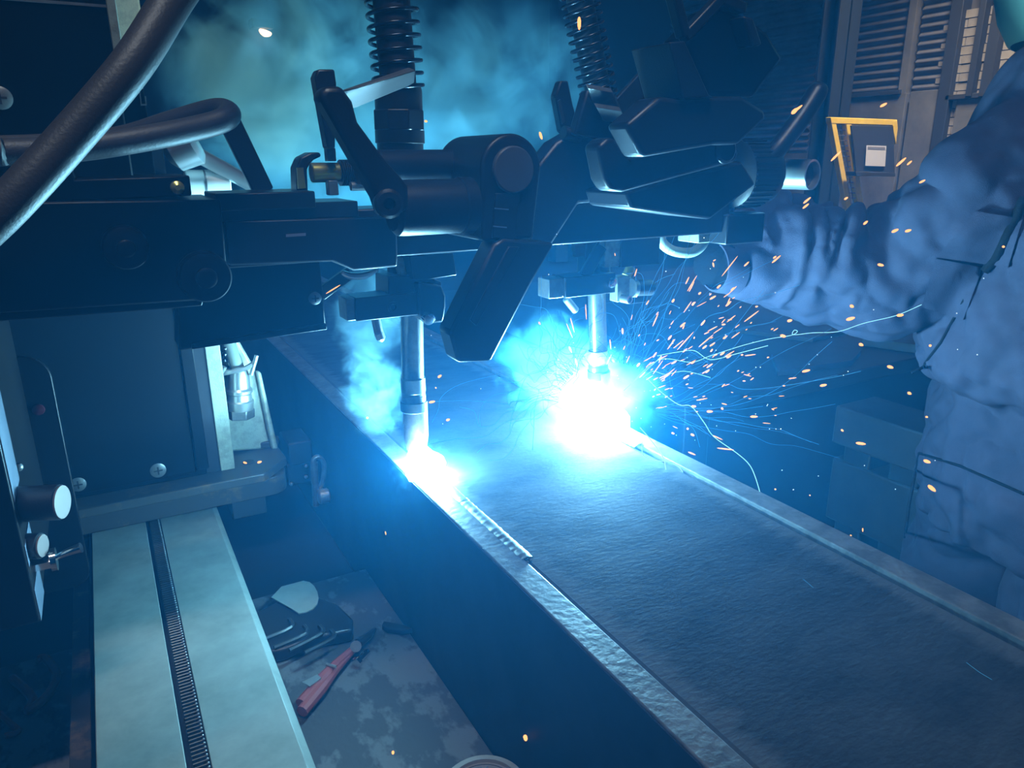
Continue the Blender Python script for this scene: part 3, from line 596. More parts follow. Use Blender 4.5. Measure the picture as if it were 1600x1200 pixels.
part('motor_lug', G().ext(e((1162,24),(1178,28),(1192,70),(1176,74)), 0.455, 0.475), 'plastic', ra, 0.002)
part('frame_bar', G().rbar(PY(1048,-20,0.47),PY(1068,58,0.47),0.008,0.010), 'plastic', ra, 0.0015)
part('frame_bar', G().rbar(PY(1066,60,0.47),PY(1128,-6,0.47),0.008,0.010), 'plastic', ra, 0.0015)
part('frame_bar', G().rbar(PY(1120,-2,0.47),PY(1160,14,0.47),0.008,0.010), 'plastic', ra, 0.0015)
part('slotted_link', G().ext(e((868,150),(876,126),(888,126),(896,165),(908,206),(890,214),(878,205)), 0.61, 0.62), 'plastic', ra, 0.0015)
part('link_slot', G().ext(e((872,158),(876,155),(883,190),(879,194)), 0.6085, 0.6105), 'dark', ra)
part('link_boss', G().cyl(PY(880,207,0.60),PY(905,213,0.60),0.006), 'plastic', ra)

# ------------------------------------------------------------------ torches and clamps
def torch(name, label, hose_px, hr, turns_pitch, gland, body_px, neck, collar, nozzle, y, arc, tip_v):
    t = thing(name, arc, label, 'welding torch', 'welding torches on the cross arm')
    S = lambda u, v: PY(u, v, y)
    H = [S(u,v) for u,v in hose_px]
    part('cable_hose', G().tube([Vector((H[0].x-0.35,H[0].y+0.5,2.7)),Vector((H[0].x-0.12,H[0].y+0.15,2.1))]+H, hr*0.74, 20, 8), 'rubber', t)
    # spring guard: helix round the hose axis
    a, b = H[0], H[-1]; L = (b-a).length; d = (b-a)/L; CHN = H; up = d.orthogonal().normalized(); w = d.cross(up)
    pts = []; n = int(L/turns_pitch*20)
    for i in range(n+1):
        s = i/n; zz = a.z+(b.z-a.z)*s; k_ = next((j for j in range(len(CHN)-1) if CHN[j+1].z <= zz), len(CHN)-2); q = CHN[k_].lerp(CHN[k_+1], (zz-CHN[k_].z)/(CHN[k_+1].z-CHN[k_].z)); ang = 2*math.pi*i/20; pts.append(q+(up*math.cos(ang)+w*math.sin(ang))*hr)
    part('spring_guard', G().tube(pts, 0.0019, 7, 1), 'spring', t, sm=60)
    if gland:
        p, q = S(*gland[0]), S(*gland[1]); ax = (q-p); L = ax.length; f = gland[2]
        gl = part('gland_sleeve', G().lathe(p, ax, [(0,f*0.90),(0.003,f*0.93),(L*0.33,f*0.93)], 32), 'plastic', t)
        part('gland_nut', G().lathe(p, ax, [(L*0.33,f*1.04),(L*0.62,f*1.04)], 8), 'plastic', gl, 0.001, 20)
        part('gland_ring', G().lathe(p, ax, [(L*0.62,f*0.98),(L*0.80,f*0.98),(L*0.81,f*0.92),(L,f*0.92)], 32), 'plastic', gl)
    p, q = S(*body_px[0]), S(*body_px[1]); part('torch_body', G().cyl(p,q,hr*0.75,ch=0.001), 'plastic', t)
    p, q = S(*neck[0]), S(*neck[1]); part('neck_tube', G().cyl(p,q,neck[2],ch=0.0006), 'tube', t)
    p, q = S(*collar[0]), S(*collar[1]); L = (q-p).length; r = collar[2]
    cl = part('collar', G().lathe(p, q-p, [(0,r),(L*0.42,r),(L*0.44,r*0.96),(L*0.52,r*0.96),(L*0.54,r),(L*0.72,r)], 32), 'brass' if 'R' in collar else 'tube', t)
    part('insulator', G().lathe(p, q-p, [(L*0.72,r*1.10),(L,r*1.10),(L*1.02,r*1.04)], 32), 'dark', cl)
    p = S(*nozzle[0]); q = S(*nozzle[1]); L = (q-p).length; r = nozzle[2]
    part('nozzle', G().lathe(p, q-p, [(0,r),(L*0.72,r*0.99),(L,r*0.80),(L,r*0.62),(L*0.7,r*0.62)], 32), 'copper', t)
    part('contact_tip', G().cyl(p.lerp(q,0.6), p.lerp(q,1.04), 0.004), 'copper', t)
    return t
torch('welding_torch', 'welding torch with thick spring guarded hose over the fresh weld seam', [(592,-260),(605,-80),(613,20),(619,90),(623,140)], 0.0225, 0.0105, ((622,136),(626,245),0.0235), ((627,240),(634,470)), ((643,470),(645,596),0.0115), ((645,590),(647,640),0.0128), ((648,628),(651,701),0.0132), 0.690, ARC_L, 701)
torch('welding_torch', 'welding torch with slanting spring hose inside the bright spark shower', [(856,-260),(888,-90),(908,10),(922,80),(936,150)], 0.0190, 0.0086, ((936,150),(938,215),0.0195), ((937,215),(934,430)), ((932,440),(935,552),0.0105,), ((934,547),(935,590),0.0118,'R'), ((936,580),(937,632),0.0135), 0.706, ARC_R, 632)

cl1 = thing('torch_clamp', PY(640,460,0.67), 'black torch clamp with long horizontal jaw beside the pointed hanging bar', 'clamp')
part('mount_block', G().ext(e((640,400),(708,395),(714,430),(663,438),(645,437)), 0.655, 0.69), 'anod', cl1, 0.0008)
part('side_cheek', G().ext(e((622,404),(630,402),(638,438),(628,440)), 0.668, 0.69), 'pale', cl1, 0.0006)
part('neck_block', G().ext(e((607,432),(664,430),(690,440),(690,462),(607,466)), 0.662, 0.70), 'anod', cl1, 0.0012)
jb = part('jaw_bar', G().box(PY(556,480,0.655).x,PY(692,470,0.655).x,0.655,0.685,PY(556,503,0.655).z,PY(556,466,0.655).z), 'anod', cl1, 0.0010)
part('jaw_end_cap', G().box(PY(541,480,0.658).x,PY(555,480,0.658).x,0.658,0.683,PY(552,501,0.658).z,PY(552,466,0.658).z), 'greymetal', cl1, 0.0008)
part('jaw_bolt', G().lathe(PY(614,480,0.655), (0,-1,0), [(0,0.0055),(0.001,0.0055),(0.0012,0.003),(-0.001,0.002)], 20), 'anod', jb)
part('clamp_jaw', G().ext(e((654,442),(690,446),(697,462),(697,480),(693,504),(668,506),(655,494)), 0.650, 0.70), 'anod', cl1, 0.0020)
part('pivot_bolt', G().lathe(PY(669,497,0.649), (0.1,-1,-0.3), [(-0.004,0.0062),(0.003,0.0060),(0.004,0.003)], 20), 'chrome', cl1)
part('lock_pin', G().cyl(PY(587,498,0.672),PY(592,520,0.672),0.0045).lathe(PY(592,520,0.672), PY(597,533,0.672)-PY(592,520,0.672), [(0,0.0048),(0.006,0.0046),(0.009,0.002)], 18), 'bright', cl1)
part('angle_strap', G().rbar(PY(548,425,0.69),PY(500,460,0.69),0.012,0.006), 'anod', cl1, 0.0008)
part('curved_shield', G().tube([PY(534,425,0.66),PY(548,431,0.66),PY(570,430,0.66),PY(590,421,0.66)], [0.002,0.0035,0.0035,0.0015], 10), 'bright', cl1)

cl2 = thing('torch_clamp', PY(935,450,0.69), 'torch clamp with pale side plate and black thumb screw above the sparks', 'clamp')
part('mount_block', G().box(PY(971,400,0.68).x,PY(1031,390,0.68).x,0.68,0.72,PY(971,418,0.68).z,PY(971,372,0.68).z), 'anod', cl2, 0.0008)
part('side_cheek', G().box(PY(945,400,0.683).x,PY(970.5,400,0.683).x,0.683,0.72,PY(960,417,0.683).z,PY(960,372,0.683).z), 'pale', cl2, 0.0010)
part('brass_fitting', G().cyl(PY(979,431,0.695),PY(986,417,0.695),0.006,n=12), 'brass', cl2)
part('jaw_bar', G().box(PY(884,450,0.68).x,PY(962,445,0.68).x,0.68,0.71,PY(884,466,0.68).z,PY(884,434,0.68).z), 'anod', cl2, 0.001)
part('jaw_end_cap', G().box(PY(858,450,0.684).x,PY(883,450,0.684).x,0.684,0.708,PY(870,466,0.684).z,PY(870,436,0.684).z), 'greymetal', cl2, 0.0008)
part('pivot_bolt', G().lathe(PY(955,441,0.679), (0,-1,-0.2), [(-0.004,0.006),(0.003,0.0058),(0.004,0.003)], 20), 'chrome', cl2)
part('pale_plate', G().pxbox(965,433,983,470,0.676,0.69), 'pale', cl2, 0.0008)
part('thumb_screw', G().cyl(PY(990,450,0.683),PY(1018,449,0.683),0.0095,ch=0.0012), 'plastic', cl2)
part('screw_collar', G().cyl(PY(986,450,0.683),PY(992,450,0.683),0.0108), 'greymetal', cl2)
part('hose_barb', G().lathe(PY(972,466,0.672), (0.2,-1,0), [(0,0.0048),(0.012,0.0048),(0.012,0.0028),(0.004,0.0028)], 20), 'bright', cl2)
part('foot_block', G().pxbox(984,460,1012,472,0.686,0.70), 'anod', cl2, 0.001)
part('lock_pin', G().cyl(PY(884,466,0.70),PY(900,486,0.70),0.0045,ch=0.001), 'bright', cl2)
part('diagonal_strap', G().rbar(PY(940,384,0.685),PY(913,432,0.685),0.014,0.005), 'anod', cl2, 0.0008)
part('link_plate', G().ext(e((898,383),(940,380),(936,400),(900,402)), 0.70, 0.708), 'bench', cl2, 0.0008)
part('neck_stem', G().box(PY(914,400,0.70).x,PY(950,400,0.70).x,0.697,0.716,PY(930,440,0.70).z,za0+0.002), 'anod', cl2, 0.001)
hl = part('gas_hose', G().tube([PY(1094,362,0.70),PY(1100,378,0.70),PY(1082,394,0.70),PY(1052,392,0.70),PY(1034,378,0.70),PY(1034,358,0.70)], 0.0062, 14), 'rail'); tag(hl, 'short pale hose looped under the end of the cross arm', 'hose')

# ------------------------------------------------------------------ hoses at the upper left
h1 = part('cable_hose', G().tube([Vector((-0.12,0.80,2.3)),Vector((0.02,0.62,1.80)),PD(400,-230,0.40),PD(330,-90,0.38),PD(270,0,0.365),PD(205,102,0.35),PD(110,215,0.34),PD(15,318,0.33),PD(-90,420,0.325),Vector((-0.15,0.42,1.17)),Vector((-0.17,0.55,1.16)),Vector((-0.17,0.61,1.12))], 0.0092, 24), 'rubber')
tag(h1, 'thick grey rubber hose sweeping down in front of the black cabinet', 'hose')
h2 = part('cable_hose', G().tube([Vector((-0.34,0.75,1.31)),Vector((-0.27,0.62,1.305)),PY(-60,236,0.56),PY(0,238,0.56),PY(120,232,0.565),PY(240,214,0.57),PY(320,197,0.58),PY(352,186,0.585),PY(357,176,0.60),PY(335,172,0.62),PY(270,190,0.64),PY(200,212,0.66),PY(140,220,0.67),PY(-20,230,0.69),Vector((-0.27,0.70,1.308)),Vector((-0.30,0.74,1.308))], 0.0082, 20), 'rubber')
tag(h2, 'looped grey rubber cable doubling back above the mount block', 'hose')

# ------------------------------------------------------------------ bench and blocks behind the girder
wb = thing('work_bench', (1.3,1.2,0), 'dark steel work bench standing beyond the girder beside the person', 'bench')
ZW = CH-0.42
pA, pB, pC, pD_ = PZ(1190,600,ZW), PZ(1500,560,ZW), PZ(1500,440,ZW), PZ(960,440,ZW)
bx0 = 0.86; by0 = PZ(1235,600,ZW).y
part('bench_top', G().box(bx0,2.4,by0,by0+1.3,ZW-0.03,ZW), 'bench', wb, 0.003)
for x in (bx0+0.05,2.3):
    for y in (by0+0.05,by0+1.2): part('leg', G().box(x-0.03,x+0.03,y-0.03,y+0.03,0,ZW-0.03), 'bench', wb, 0.002)
part('shade_front_panel', G().box(bx0+0.02,2.35,by0+0.03,by0+0.05,0.02,ZW-0.03), 'bench', wb, 0.002)  # dark sheets added to keep the space under the bench in shade
part('shade_end_panel', G().box(bx0+0.02,bx0+0.04,by0+0.03,by0+1.25,0.02,ZW-0.03), 'bench', wb, 0.002)
part('lower_shelf', G().box(bx0+0.02,2.3,by0+0.1,by0+1.2,0.30,0.33), 'bench', wb, 0.002)
s1 = part('steel_offcut', G().prism([PZ(u,v,ZW+0.001) for u,v in ((1215,588),(1330,572),(1345,555),(1285,545),(1205,562))], (0,0,0.012)), 'slab', None, 0.001); tag(s1, 'flat rusty steel offcut lying on the dark work bench', 'offcut')
s2 = part('steel_offcut', G().prism([PZ(u,v,ZW+0.001) for u,v in ((1150,520),(1270,535),(1330,520),(1240,500))], (0,0,0.010)), 'slab', None, 0.001); tag(s2, 'thin dull steel sheet behind the flat offcut on the bench', 'offcut')
s3 = part('steel_offcut', G().prism([PZ(u,v,ZW+0.001) for u,v in ((1345,540),(1450,555),(1470,535),(1360,520))], (0,0,0.020)), 'slab', None, 0.001); tag(s3, 'thick dull steel offcut on the bench close to the blue coverall', 'offcut')
SX = 1.24; S0 = PX(1306,633,SX); S1 = PX(1302,692,SX)
sb = thing('steel_stock', (SX+0.06,S0.y-0.4,0), 'square steel stock bar on dark trestle running alongside the girder', 'steel bar')
part('bar_body', G().box(SX,SX+0.12,S0.y-0.20,S0.y,S1.z,S0.z), 'slab', sb, 0.004)
for yy in (S0.y-0.15,S0.y-0.05): part('trestle_foot', G().box(SX+0.015,SX+0.105,yy-0.03,yy+0.03,0,S1.z), 'bench', sb, 0.004)
part('lower_bar', G().box(SX+0.01,SX+0.11,S0.y-0.20,S0.y,S1.z-0.17,S1.z-0.035), 'slab', sb, 0.004)

# ------------------------------------------------------------------ person
pr = thing('person', (PD(1692,600,1.0).x, PD(1692,600,1.0).y, 0), 'person in blue cotton coveralls reaching one sleeve toward the cross arm', 'person')
px0 = PD(1692,600,1.0); cxp, cyp = px0.x, px0.y
fwd = Vector((-0.95,0.30,0)).normalized(); lat = Vector((-fwd.y, fwd.x, 0))     # facing the girder; lat = to their side
g = G()
def rings(rows, n=40):
    k = len(g.v)
    for (z, a, b, ox, oy) in rows:
        for i in range(n):
            t = 2*math.pi*i/n; c = Vector((cxp,cyp,z))+fwd*ox+lat*oy
            fold = 1+0.018*math.sin(7*t+z*9)+0.012*math.sin(13*t-z*23)
            g.v.append(tuple(c+(fwd*b*math.cos(t)+lat*a*math.sin(t))*fold))
    m = len(rows)
    for j in range(m-1):
        for i in range(n):
            i2 = (i+1) % n; g.f.append((k+j*n+i,k+j*n+i2,k+(j+1)*n+i2,k+(j+1)*n+i))
    g.f.append(tuple(range(k+n-1,k-1,-1))); g.f.append(tuple(range(k+(m-1)*n,k+m*n)))
rings([(0.78,0.175,0.150,0,0),(0.86,0.195,0.165,0,0),(0.93,0.190,0.160,0,0),(0.985,0.182,0.155,0,0),(1.00,0.200,0.178,0.005,0),(1.03,0.212,0.190,0.01,0),(1.10,0.210,0.182,0.012,0),(1.20,0.205,0.170,0.015,0),(1.29,0.205,0.158,0.015,0),(1.36,0.185,0.130,0.02,0),(1.41,0.135,0.100,0.03,0),(1.44,0.085,0.080,0.04,0),(1.50,0.065,0.068,0.055,0)])
for s_ in (-1,1):
    h = Vector((cxp,cyp,0))+lat*0.095*s_
    g.tube([h+Vector((0,0,0.90)),h+Vector((0,0,0.70))+fwd*0.01,h+Vector((0,0,0.48))+fwd*0.015,h+Vector((0,0,0.30)),h+Vector((0,0,0.10))], [0.105,0.100,0.082,0.075,0.080], 24, 6, fn=lambda s,a: 1+0.03*math.sin(40*s+2*a))
# raised arm with heavy sleeve folds
D1 = 1.00
shl = PD(1610,215,1.06)
VAL = ((0.50,0.17,0.012,0.9,0.5),(0.575,0.10,0.010,0.2,0.35),(0.635,0.26,0.013,0.7,0.6),(0.70,0.09,0.009,-0.4,0.3),(0.76,0.24,0.012,0.9,0.8),(0.84,0.09,0.010,0.0,0.3),(0.42,0.20,0.016,1.4,0.5),(0.33,0.14,0.02,0.6,0.6),(0.22,0.10,0.02,0.0,0.5))
def sleeve_fold(s, a):
    f = 1.0
    for k, (c, dpt, w, ac, aw) in enumerate(VAL):
        da = (a-ac+math.pi) % (2*math.pi)-math.pi
        sl = s-c-0.022*da*(0.6+0.4*math.sin(k*2.3))-0.005*math.sin(3*a+k)
        m_ = math.exp(-(da/(aw*2.2))**2)
        f -= 1.7*dpt*m_*math.exp(-(sl/(1.25*w))**2)
        f += dpt*0.55*m_*math.exp(-((abs(sl)-0.028)/0.017)**2)
    return f+0.018*math.sin(23*s+2*a)+0.010*math.sin(51*s-3*a)
arm_px = [(1655,225,0.95,90),(1575,270,0.93,92),(1505,330,0.95,90),(1450,385,0.99,92),(1400,425,1.03,96),(1340,425,1.035,94),(1270,412,1.05,88),(1205,402,1.045,84),(1160,408,1.035,66),(1132,414,1.030,42)]
g.tube([PD(u,v,d) for u,v,d,r in arm_px], [r*d/F for u,v,d,r in arm_px], 56, 16, fn=sleeve_fold)
# other arm hanging at the side
o_ = Vector((cxp,cyp,0))+lat*0.25
g.tube([o_+Vector((0,0,1.34)),o_+Vector((0,0,1.16))-fwd*0.03,o_+Vector((0,0,1.00))-fwd*0.01,o_+Vector((0,0,0.80))+fwd*0.05], [0.075,0.072,0.064,0.050], 28, 8, fn=lambda s,a: 1+0.05*math.sin(35*s+a))
body = part('coverall', g, 'cloth', pr, sm=180)
m = body.modifiers.new('one_skin','REMESH'); m.mode = 'VOXEL'; m.voxel_size = 0.0048; m.use_smooth_shade = True
m = body.modifiers.new('soften','SMOOTH'); m.factor = 0.5; m.iterations = 2
tx = bpy.data.textures.new('cloth_folds','CLOUDS'); tx.noise_scale = 0.10; tx.noise_depth = 2
m = body.modifiers.new('folds','DISPLACE'); m.texture = tx; m.strength = 0.020; m.mid_level = 0.5; m.texture_coords = 'LOCAL'
tx2 = bpy.data.textures.new('cloth_wrinkles','MARBLE'); tx2.noise_scale = 0.09; tx2.turbulence = 9; tx2.marble_type = 'SHARP'
m = body.modifiers.new('wrinkles','DISPLACE'); m.texture = tx2; m.strength = 0.014; m.mid_level = 0.3; m.texture_coords = 'LOCAL'
bpy.context.view_layer.update()
dg = bpy.context.evaluated_depsgraph_get(); bev = body.evaluated_get(dg)
def on_body(u, v, lift=0.003):
    d = ray(u, v).normalized(); inv = body.matrix_world.inverted()
    ok, loc, nor, _ = bev.ray_cast(inv @ CAM, inv.to_3x3() @ d)
    return (body.matrix_world @ loc) - d*lift if ok else PD(u, v, 1.0)
def patch(name, px, mat, lift=0.004, n=8):
    g2 = G(); q = px                                    # four corners, laid on the cloth as a fine grid
    for th in (0, 1):
        for i in range(n+1):
            for j in range(n+1):
                s, t = i/n, j/n
                u = (q[0][0]*(1-s)+q[1][0]*s)*(1-t)+(q[3][0]*(1-s)+q[2][0]*s)*t; v = (q[0][1]*(1-s)+q[1][1]*s)*(1-t)+(q[3][1]*(1-s)+q[2][1]*s)*t
                g2.v.append(tuple(on_body(u, v, lift if th else -0.002)))
    N = (n+1)**2
    for i in range(n):
        for j in range(n):
            a = i*(n+1)+j; g2.f.append((N+a,N+a+1,N+a+n+2,N+a+n+1)); g2.f.append((a,a+n+1,a+n+2,a+1))
    for i in range(n):
        for a, b in ((i*(n+1),(i+1)*(n+1)),(i*(n+1)+n,(i+1)*(n+1)+n),(i,i+1),(n*(n+1)+i,n*(n+1)+i+1)): g2.f.append((a,b,N+b,N+a))
    return part(name, g2, mat, pr, sm=60)
patch('pocket_flap', [(1525,330),(1598,342),(1575,418),(1462,402)], 'cloth', 0.007)
patch('chest_pocket', [(1462,404),(1535,418),(1505,500),(1440,480)], 'cloth', 0.004)
def seam(name, pts, r, mat, lift=0.003, n=8):
    q = []
    for i in range(len(pts)-1):
        for k in range(6):
            t = k/6; q.append(on_body(pts[i][0]*(1-t)+pts[i+1][0]*t, pts[i][1]*(1-t)+pts[i+1][1]*t, lift))
    q.append(on_body(*pts[-1], lift)); return part(name, G().tube(q, r, n, 1), mat, pr, sm=60)
seam('front_seam', [(1534,420),(1500,480),(1470,535),(1440,575),(1424,582)], 0.0020, 'strap', 0.001)
seam('side_seam', [(1436,708),(1500,728),(1600,772)], 0.0020, 'strap', 0.001)
seam('side_seam', [(1436,708),(1420,790),(1414,840)], 0.0020, 'strap', 0.001)
seam('shoulder_strap', [(1600,310),(1580,355),(1555,405),(1538,424)], 0.0055, 'strap', 0.006, 10)
# head, helmet, boots, gloves
hc = PD(1775,-105,1.04)
part('head', G().ball(hc, 0.095, 24, 0.85, 0.95, 1.2).tube([hc-ZV*0.05, Vector((cxp,cyp,1.42))+fwd*0.04], 0.058, 20, 1), 'skin', pr, sm=180)
hl_ = part('welding_helmet', G().lathe(hc+ZV*0.135+fwd*0.03, (fwd.x*0.12,fwd.y*0.12,-1), [(0,0.03),(0.015,0.085),(0.05,0.118),(0.12,0.130),(0.20,0.126),(0.255,0.105),(0.285,0.085),(0.287,0.080),(0.25,0.098),(0.12,0.122)], 36), 'helmet', pr)
part('visor_window', G().rbar(hc+fwd*0.165+lat*0.05+ZV*0.02, hc+fwd*0.165-lat*0.05+ZV*0.02, 0.08, 0.012, fwd), 'visor', hl_, 0.004)
for s_ in (-1,1):
    h = Vector((cxp,cyp,0))+lat*0.095*s_
    part('boot', G().prism([h+fwd*0.19*a_+lat*b_ for a_,b_ in ((-0.5,-0.04),(0.6,-0.05),(0.95,-0.03),(1.0,0),(0.95,0.03),(0.6,0.05),(-0.5,0.04))], (0,0,0.10)), 'strap', pr, 0.02, seg=3)
def hand(p, d, up_, mat='glove'):
    d = d.normalized(); sd = d.cross(up_).normalized(); up2 = sd.cross(d); gg = G()
    gg.tube([p-d*0.03, p, p+d*0.045, p+d*0.085], [0.034,0.036,0.040,0.036], 16, 4)
    for k in range(4):
        o = p+d*0.082+sd*(k-1.5)*0.021; l = (0.030,0.034,0.032,0.025)[k]
        gg.tube([o-d*0.02,o+d*l,o+d*(l*1.5)-up2*l*0.7,o+d*(l*1.1)-up2*l*1.5], [0.0105,0.0100,0.0095,0.0080], 10, 4)
    o = p+d*0.02+sd*0.036; gg.tube([o,o+d*0.03+sd*0.018-up2*0.01,o+d*0.055+sd*0.006-up2*0.03], [0.013,0.012,0.009], 10, 4)
    return part('glove', gg, mat, pr, sm=180)
wr_ = PD(1128,410,1.03); hand(wr_+Vector((0,0,0.004)), PD(1152,362,1.14)-wr_, Vector((0,1,0)))
hand(o_+Vector((0,0,0.77))+fwd*0.055, Vector((0,0,-1))+fwd*0.15, fwd)
ce = PD(1116,417,1.005); lft = ROT @ Vector((-1,0,0)); cd = (lft*0.90+(CAM-ce).normalized()*0.43).normalized(); rr_ = 0.0330
cf = part('cuff', G().lathe(ce-cd*0.03, cd, [(0,rr_*1.12),(0.012,rr_*1.10),(0.028,rr_*1.03),(0.031,rr_*1.0),(0.031,rr_*0.93),(0.020,rr_*0.90)], 40, lambda a: 1+0.05*math.cos(2*a)), 'cloth', pr)
part('cuff_shade_disc', G().lathe(ce-cd*0.008, cd, [(0,rr_*0.9),(0.002,rr_*0.88)], 32), 'glove', cf)  # dark disc standing for the shaded inside of the sleeve

# ------------------------------------------------------------------ smoke and haze
def smoke_mat(name, dens, scale, thr, dims, color=(0.17,0.64,1.0), soft=0.45, detail=5, dist=0.9, off=(0,0,0), aniso=0.0, wid=0.20):
    m, nt, out = newmat(name); N = nt.nodes.new
    tc = N('ShaderNodeTexCoord')
    mp = N('ShaderNodeMapping'); mp.inputs['Scale'].default_value = dims; mp.inputs['Location'].default_value = off; lk(nt, tc.outputs['Object'], mp.inputs[0])
    nz = N('ShaderNodeTexNoise'); nz.inputs['Scale'].default_value = scale; nz.inputs['Detail'].default_value = detail; nz.inputs['Roughness'].default_value = 0.62; nz.inputs['Distortion'].default_value = dist
    lk(nt, mp.outputs[0], nz.inputs['Vector'])
    ln = N('ShaderNodeVectorMath'); ln.operation = 'LENGTH'; lk(nt, tc.outputs['Object'], ln.inputs[0])
    fo = N('ShaderNodeMapRange'); fo.interpolation_type = 'SMOOTHSTEP'; fo.inputs[1].default_value = 1.0; fo.inputs[2].default_value = 1.0-soft*1.6; fo.inputs[3].default_value = 0; fo.inputs[4].default_value = 1
    lk(nt, ln.outputs['Value'], fo.inputs[0])
    a = N('ShaderNodeMath'); a.operation = 'MULTIPLY_ADD'; a.inputs[1].default_value = 0.42; a.inputs[2].default_value = -0.42; lk(nt, fo.outputs[0], a.inputs[0])
    b = N('ShaderNodeMath'); b.operation = 'ADD'; lk(nt, nz.outputs[0], b.inputs[0]); lk(nt, a.outputs[0], b.inputs[1])
    r = N('ShaderNodeMapRange'); r.inputs[1].default_value = thr; r.inputs[2].default_value = thr+wid; r.inputs[3].default_value = 0; r.inputs[4].default_value = dens
    lk(nt, b.outputs[0], r.inputs[0])
    v = N('ShaderNodeVolumeScatter'); v.inputs['Color'].default_value = (*color,1); v.inputs['Anisotropy'].default_value = aniso
    lk(nt, r.outputs[0], v.inputs['Density']); lk(nt, v.outputs[0], out.inputs['Volume'])
    return m
bmi = bmesh.new(); bmesh.ops.create_icosphere(bmi, subdivisions=3, radius=1.0); ico = bpy.data.meshes.new('smoke_hull'); bmi.to_mesh(ico); bmi.free()
def plume(label, c, size, dens, scale, thr, rot=(0,0,0), **kw):
    me = ico.copy(); o = link('smoke', me, smoke_mat('welding_smoke', dens, scale, thr, size, **kw)); o.location = c; o.scale = size; o.rotation_euler = rot
    return tag(o, label, 'smoke', None, 'stuff')
plume('dense pale smoke billowing beside the copper nozzle and fresh weld', PY(586,610,0.79), (0.066,0.075,0.105), 13, 36, 0.40, rot=(0,-0.18,0), color=(0.33,0.74,0.95))
plume('pale smoke rising past the horizontal clamp jaw', PY(585,490,0.80), (0.085,0.08,0.13), 7, 24, 0.42, color=(0.33,0.74,0.95))
plume('blue smoke cloud wrapped around the bright spark shower', PY(875,575,0.80), (0.16,0.12,0.13), 5.5, 26, 0.38, rot=(0,0.25,0))
plume('large drifting blue smoke cloud above the cross arm', PY(455,110,0.98), (0.27,0.20,0.27), 15, 9, 0.42)
plume('thin blue smoke veil spreading behind the spring hoses', PY(735,140,1.10), (0.36,0.24,0.28), 6, 8, 0.40)
plume('low blue smoke drifting behind the lever clamp', PY(560,255,0.88), (0.26,0.13,0.15), 9, 12, 0.40)
hz = part('haze', G().box(-1.0,1.3,-0.5,1.7,0.45,2.2), None)
m_, nt_, out_ = newmat('blue_haze_glare_veil'); vs = nt_.nodes.new('ShaderNodeVolumeScatter'); vs.inputs['Color'].default_value = (0.05,0.43,1.0,1); vs.inputs['Density'].default_value = 0.092; vs.inputs['Anisotropy'].default_value = 0.48  # blue haze that also carries the veil of lens glare
lk(nt_, vs.outputs[0], out_.inputs['Volume']); hz.data.materials.append(m_); tag(hz, 'thin blue welding haze doubling as glare veil in the workshop air', 'haze', None, 'stuff')

# ------------------------------------------------------------------ arcs, sparks, trails
def blob(name, c, r, seed, lab, spikes, amp, sq, mat):
    rr = random.Random(seed); b = bmesh.new(); bmesh.ops.create_icosphere(b, subdivisions=3, radius=1.0)
    ds = [(Vector((rr.gauss(0,1),rr.gauss(0,1),rr.gauss(0,1))).normalized(), rr.uniform(0.3,1)) for _ in range(spikes)]
    for v in b.verts:
        n_ = v.co.normalized(); k = 1+sum(amp*s*max(0,(n_.dot(d)-0.72)/0.28)**2 for d, s in ds)
        v.co = Vector((n_.x*sq[0],n_.y*sq[1],n_.z*sq[2]))*r*k
    me = bpy.data.meshes.new(name); b.to_mesh(me); b.free(); me.polygons.foreach_set('use_smooth',[True]*len(me.polygons))
    o = link(name, me, mat); o.location = c
    return tag(o, lab, 'welding arc')
def glow(name, c, r, s, lab, sq=(1,1,1), dens=3.0):  # emissive shell added for the bloom and bright fume round an arc
    m, nt, out = newmat('arc_bloom_glow'); N = nt.nodes.new; tc = N('ShaderNodeTexCoord'); ln = N('ShaderNodeVectorMath'); ln.operation = 'LENGTH'; lk(nt, tc.outputs['Object'], ln.inputs[0])
    nz = N('ShaderNodeTexNoise'); nz.inputs['Scale'].default_value = dens; nz.inputs['Detail'].default_value = 4; nz.inputs['Distortion'].default_value = 1.2; lk(nt, tc.outputs['Object'], nz.inputs['Vector'])
    a = N('ShaderNodeMath'); a.operation = 'MULTIPLY_ADD'; a.inputs[1].default_value = -0.75; lk(nt, nz.outputs[0], a.inputs[0]); lk(nt, ln.outputs['Value'], a.inputs[2])
    fr = N('ShaderNodeMapRange'); fr.inputs[1].default_value = 0.55; fr.inputs[2].default_value = -0.30; lk(nt, a.outputs[0], fr.inputs[0])
    p = N('ShaderNodeMath'); p.operation = 'POWER'; p.inputs[1].default_value = 3.2; lk(nt, fr.outputs[0], p.inputs[0])
    q = N('ShaderNodeMath'); q.operation = 'MULTIPLY'; q.inputs[1].default_value = s; lk(nt, p.outputs[0], q.inputs[0])
    e_ = N('ShaderNodeEmission'); e_.inputs[0].default_value = (0.10,0.62,1.0,1); lk(nt, q.outputs[0], e_.inputs[1]); lk(nt, e_.outputs[0], out.inputs['Volume'])
    o = link(name, ico.copy(), m); o.location = c; o.scale = (r*sq[0],r*sq[1],r*sq[2]); return tag(o, lab, 'arc glow', None, 'stuff')
blob('welding_arc', ARC_L+Vector((0.001,-0.010,-0.004)), 0.0200, 3, 'round white welding arc burning under the copper nozzle', 6, 0.35, (1,1,1), 'arcl')
blob('welding_arc', ARC_R+Vector((0.0,-0.004,-0.009)), 0.0240, 5, 'large ragged white welding arc throwing out sparks', 12, 0.7, (1.15,1.0,0.9), 'arcr')
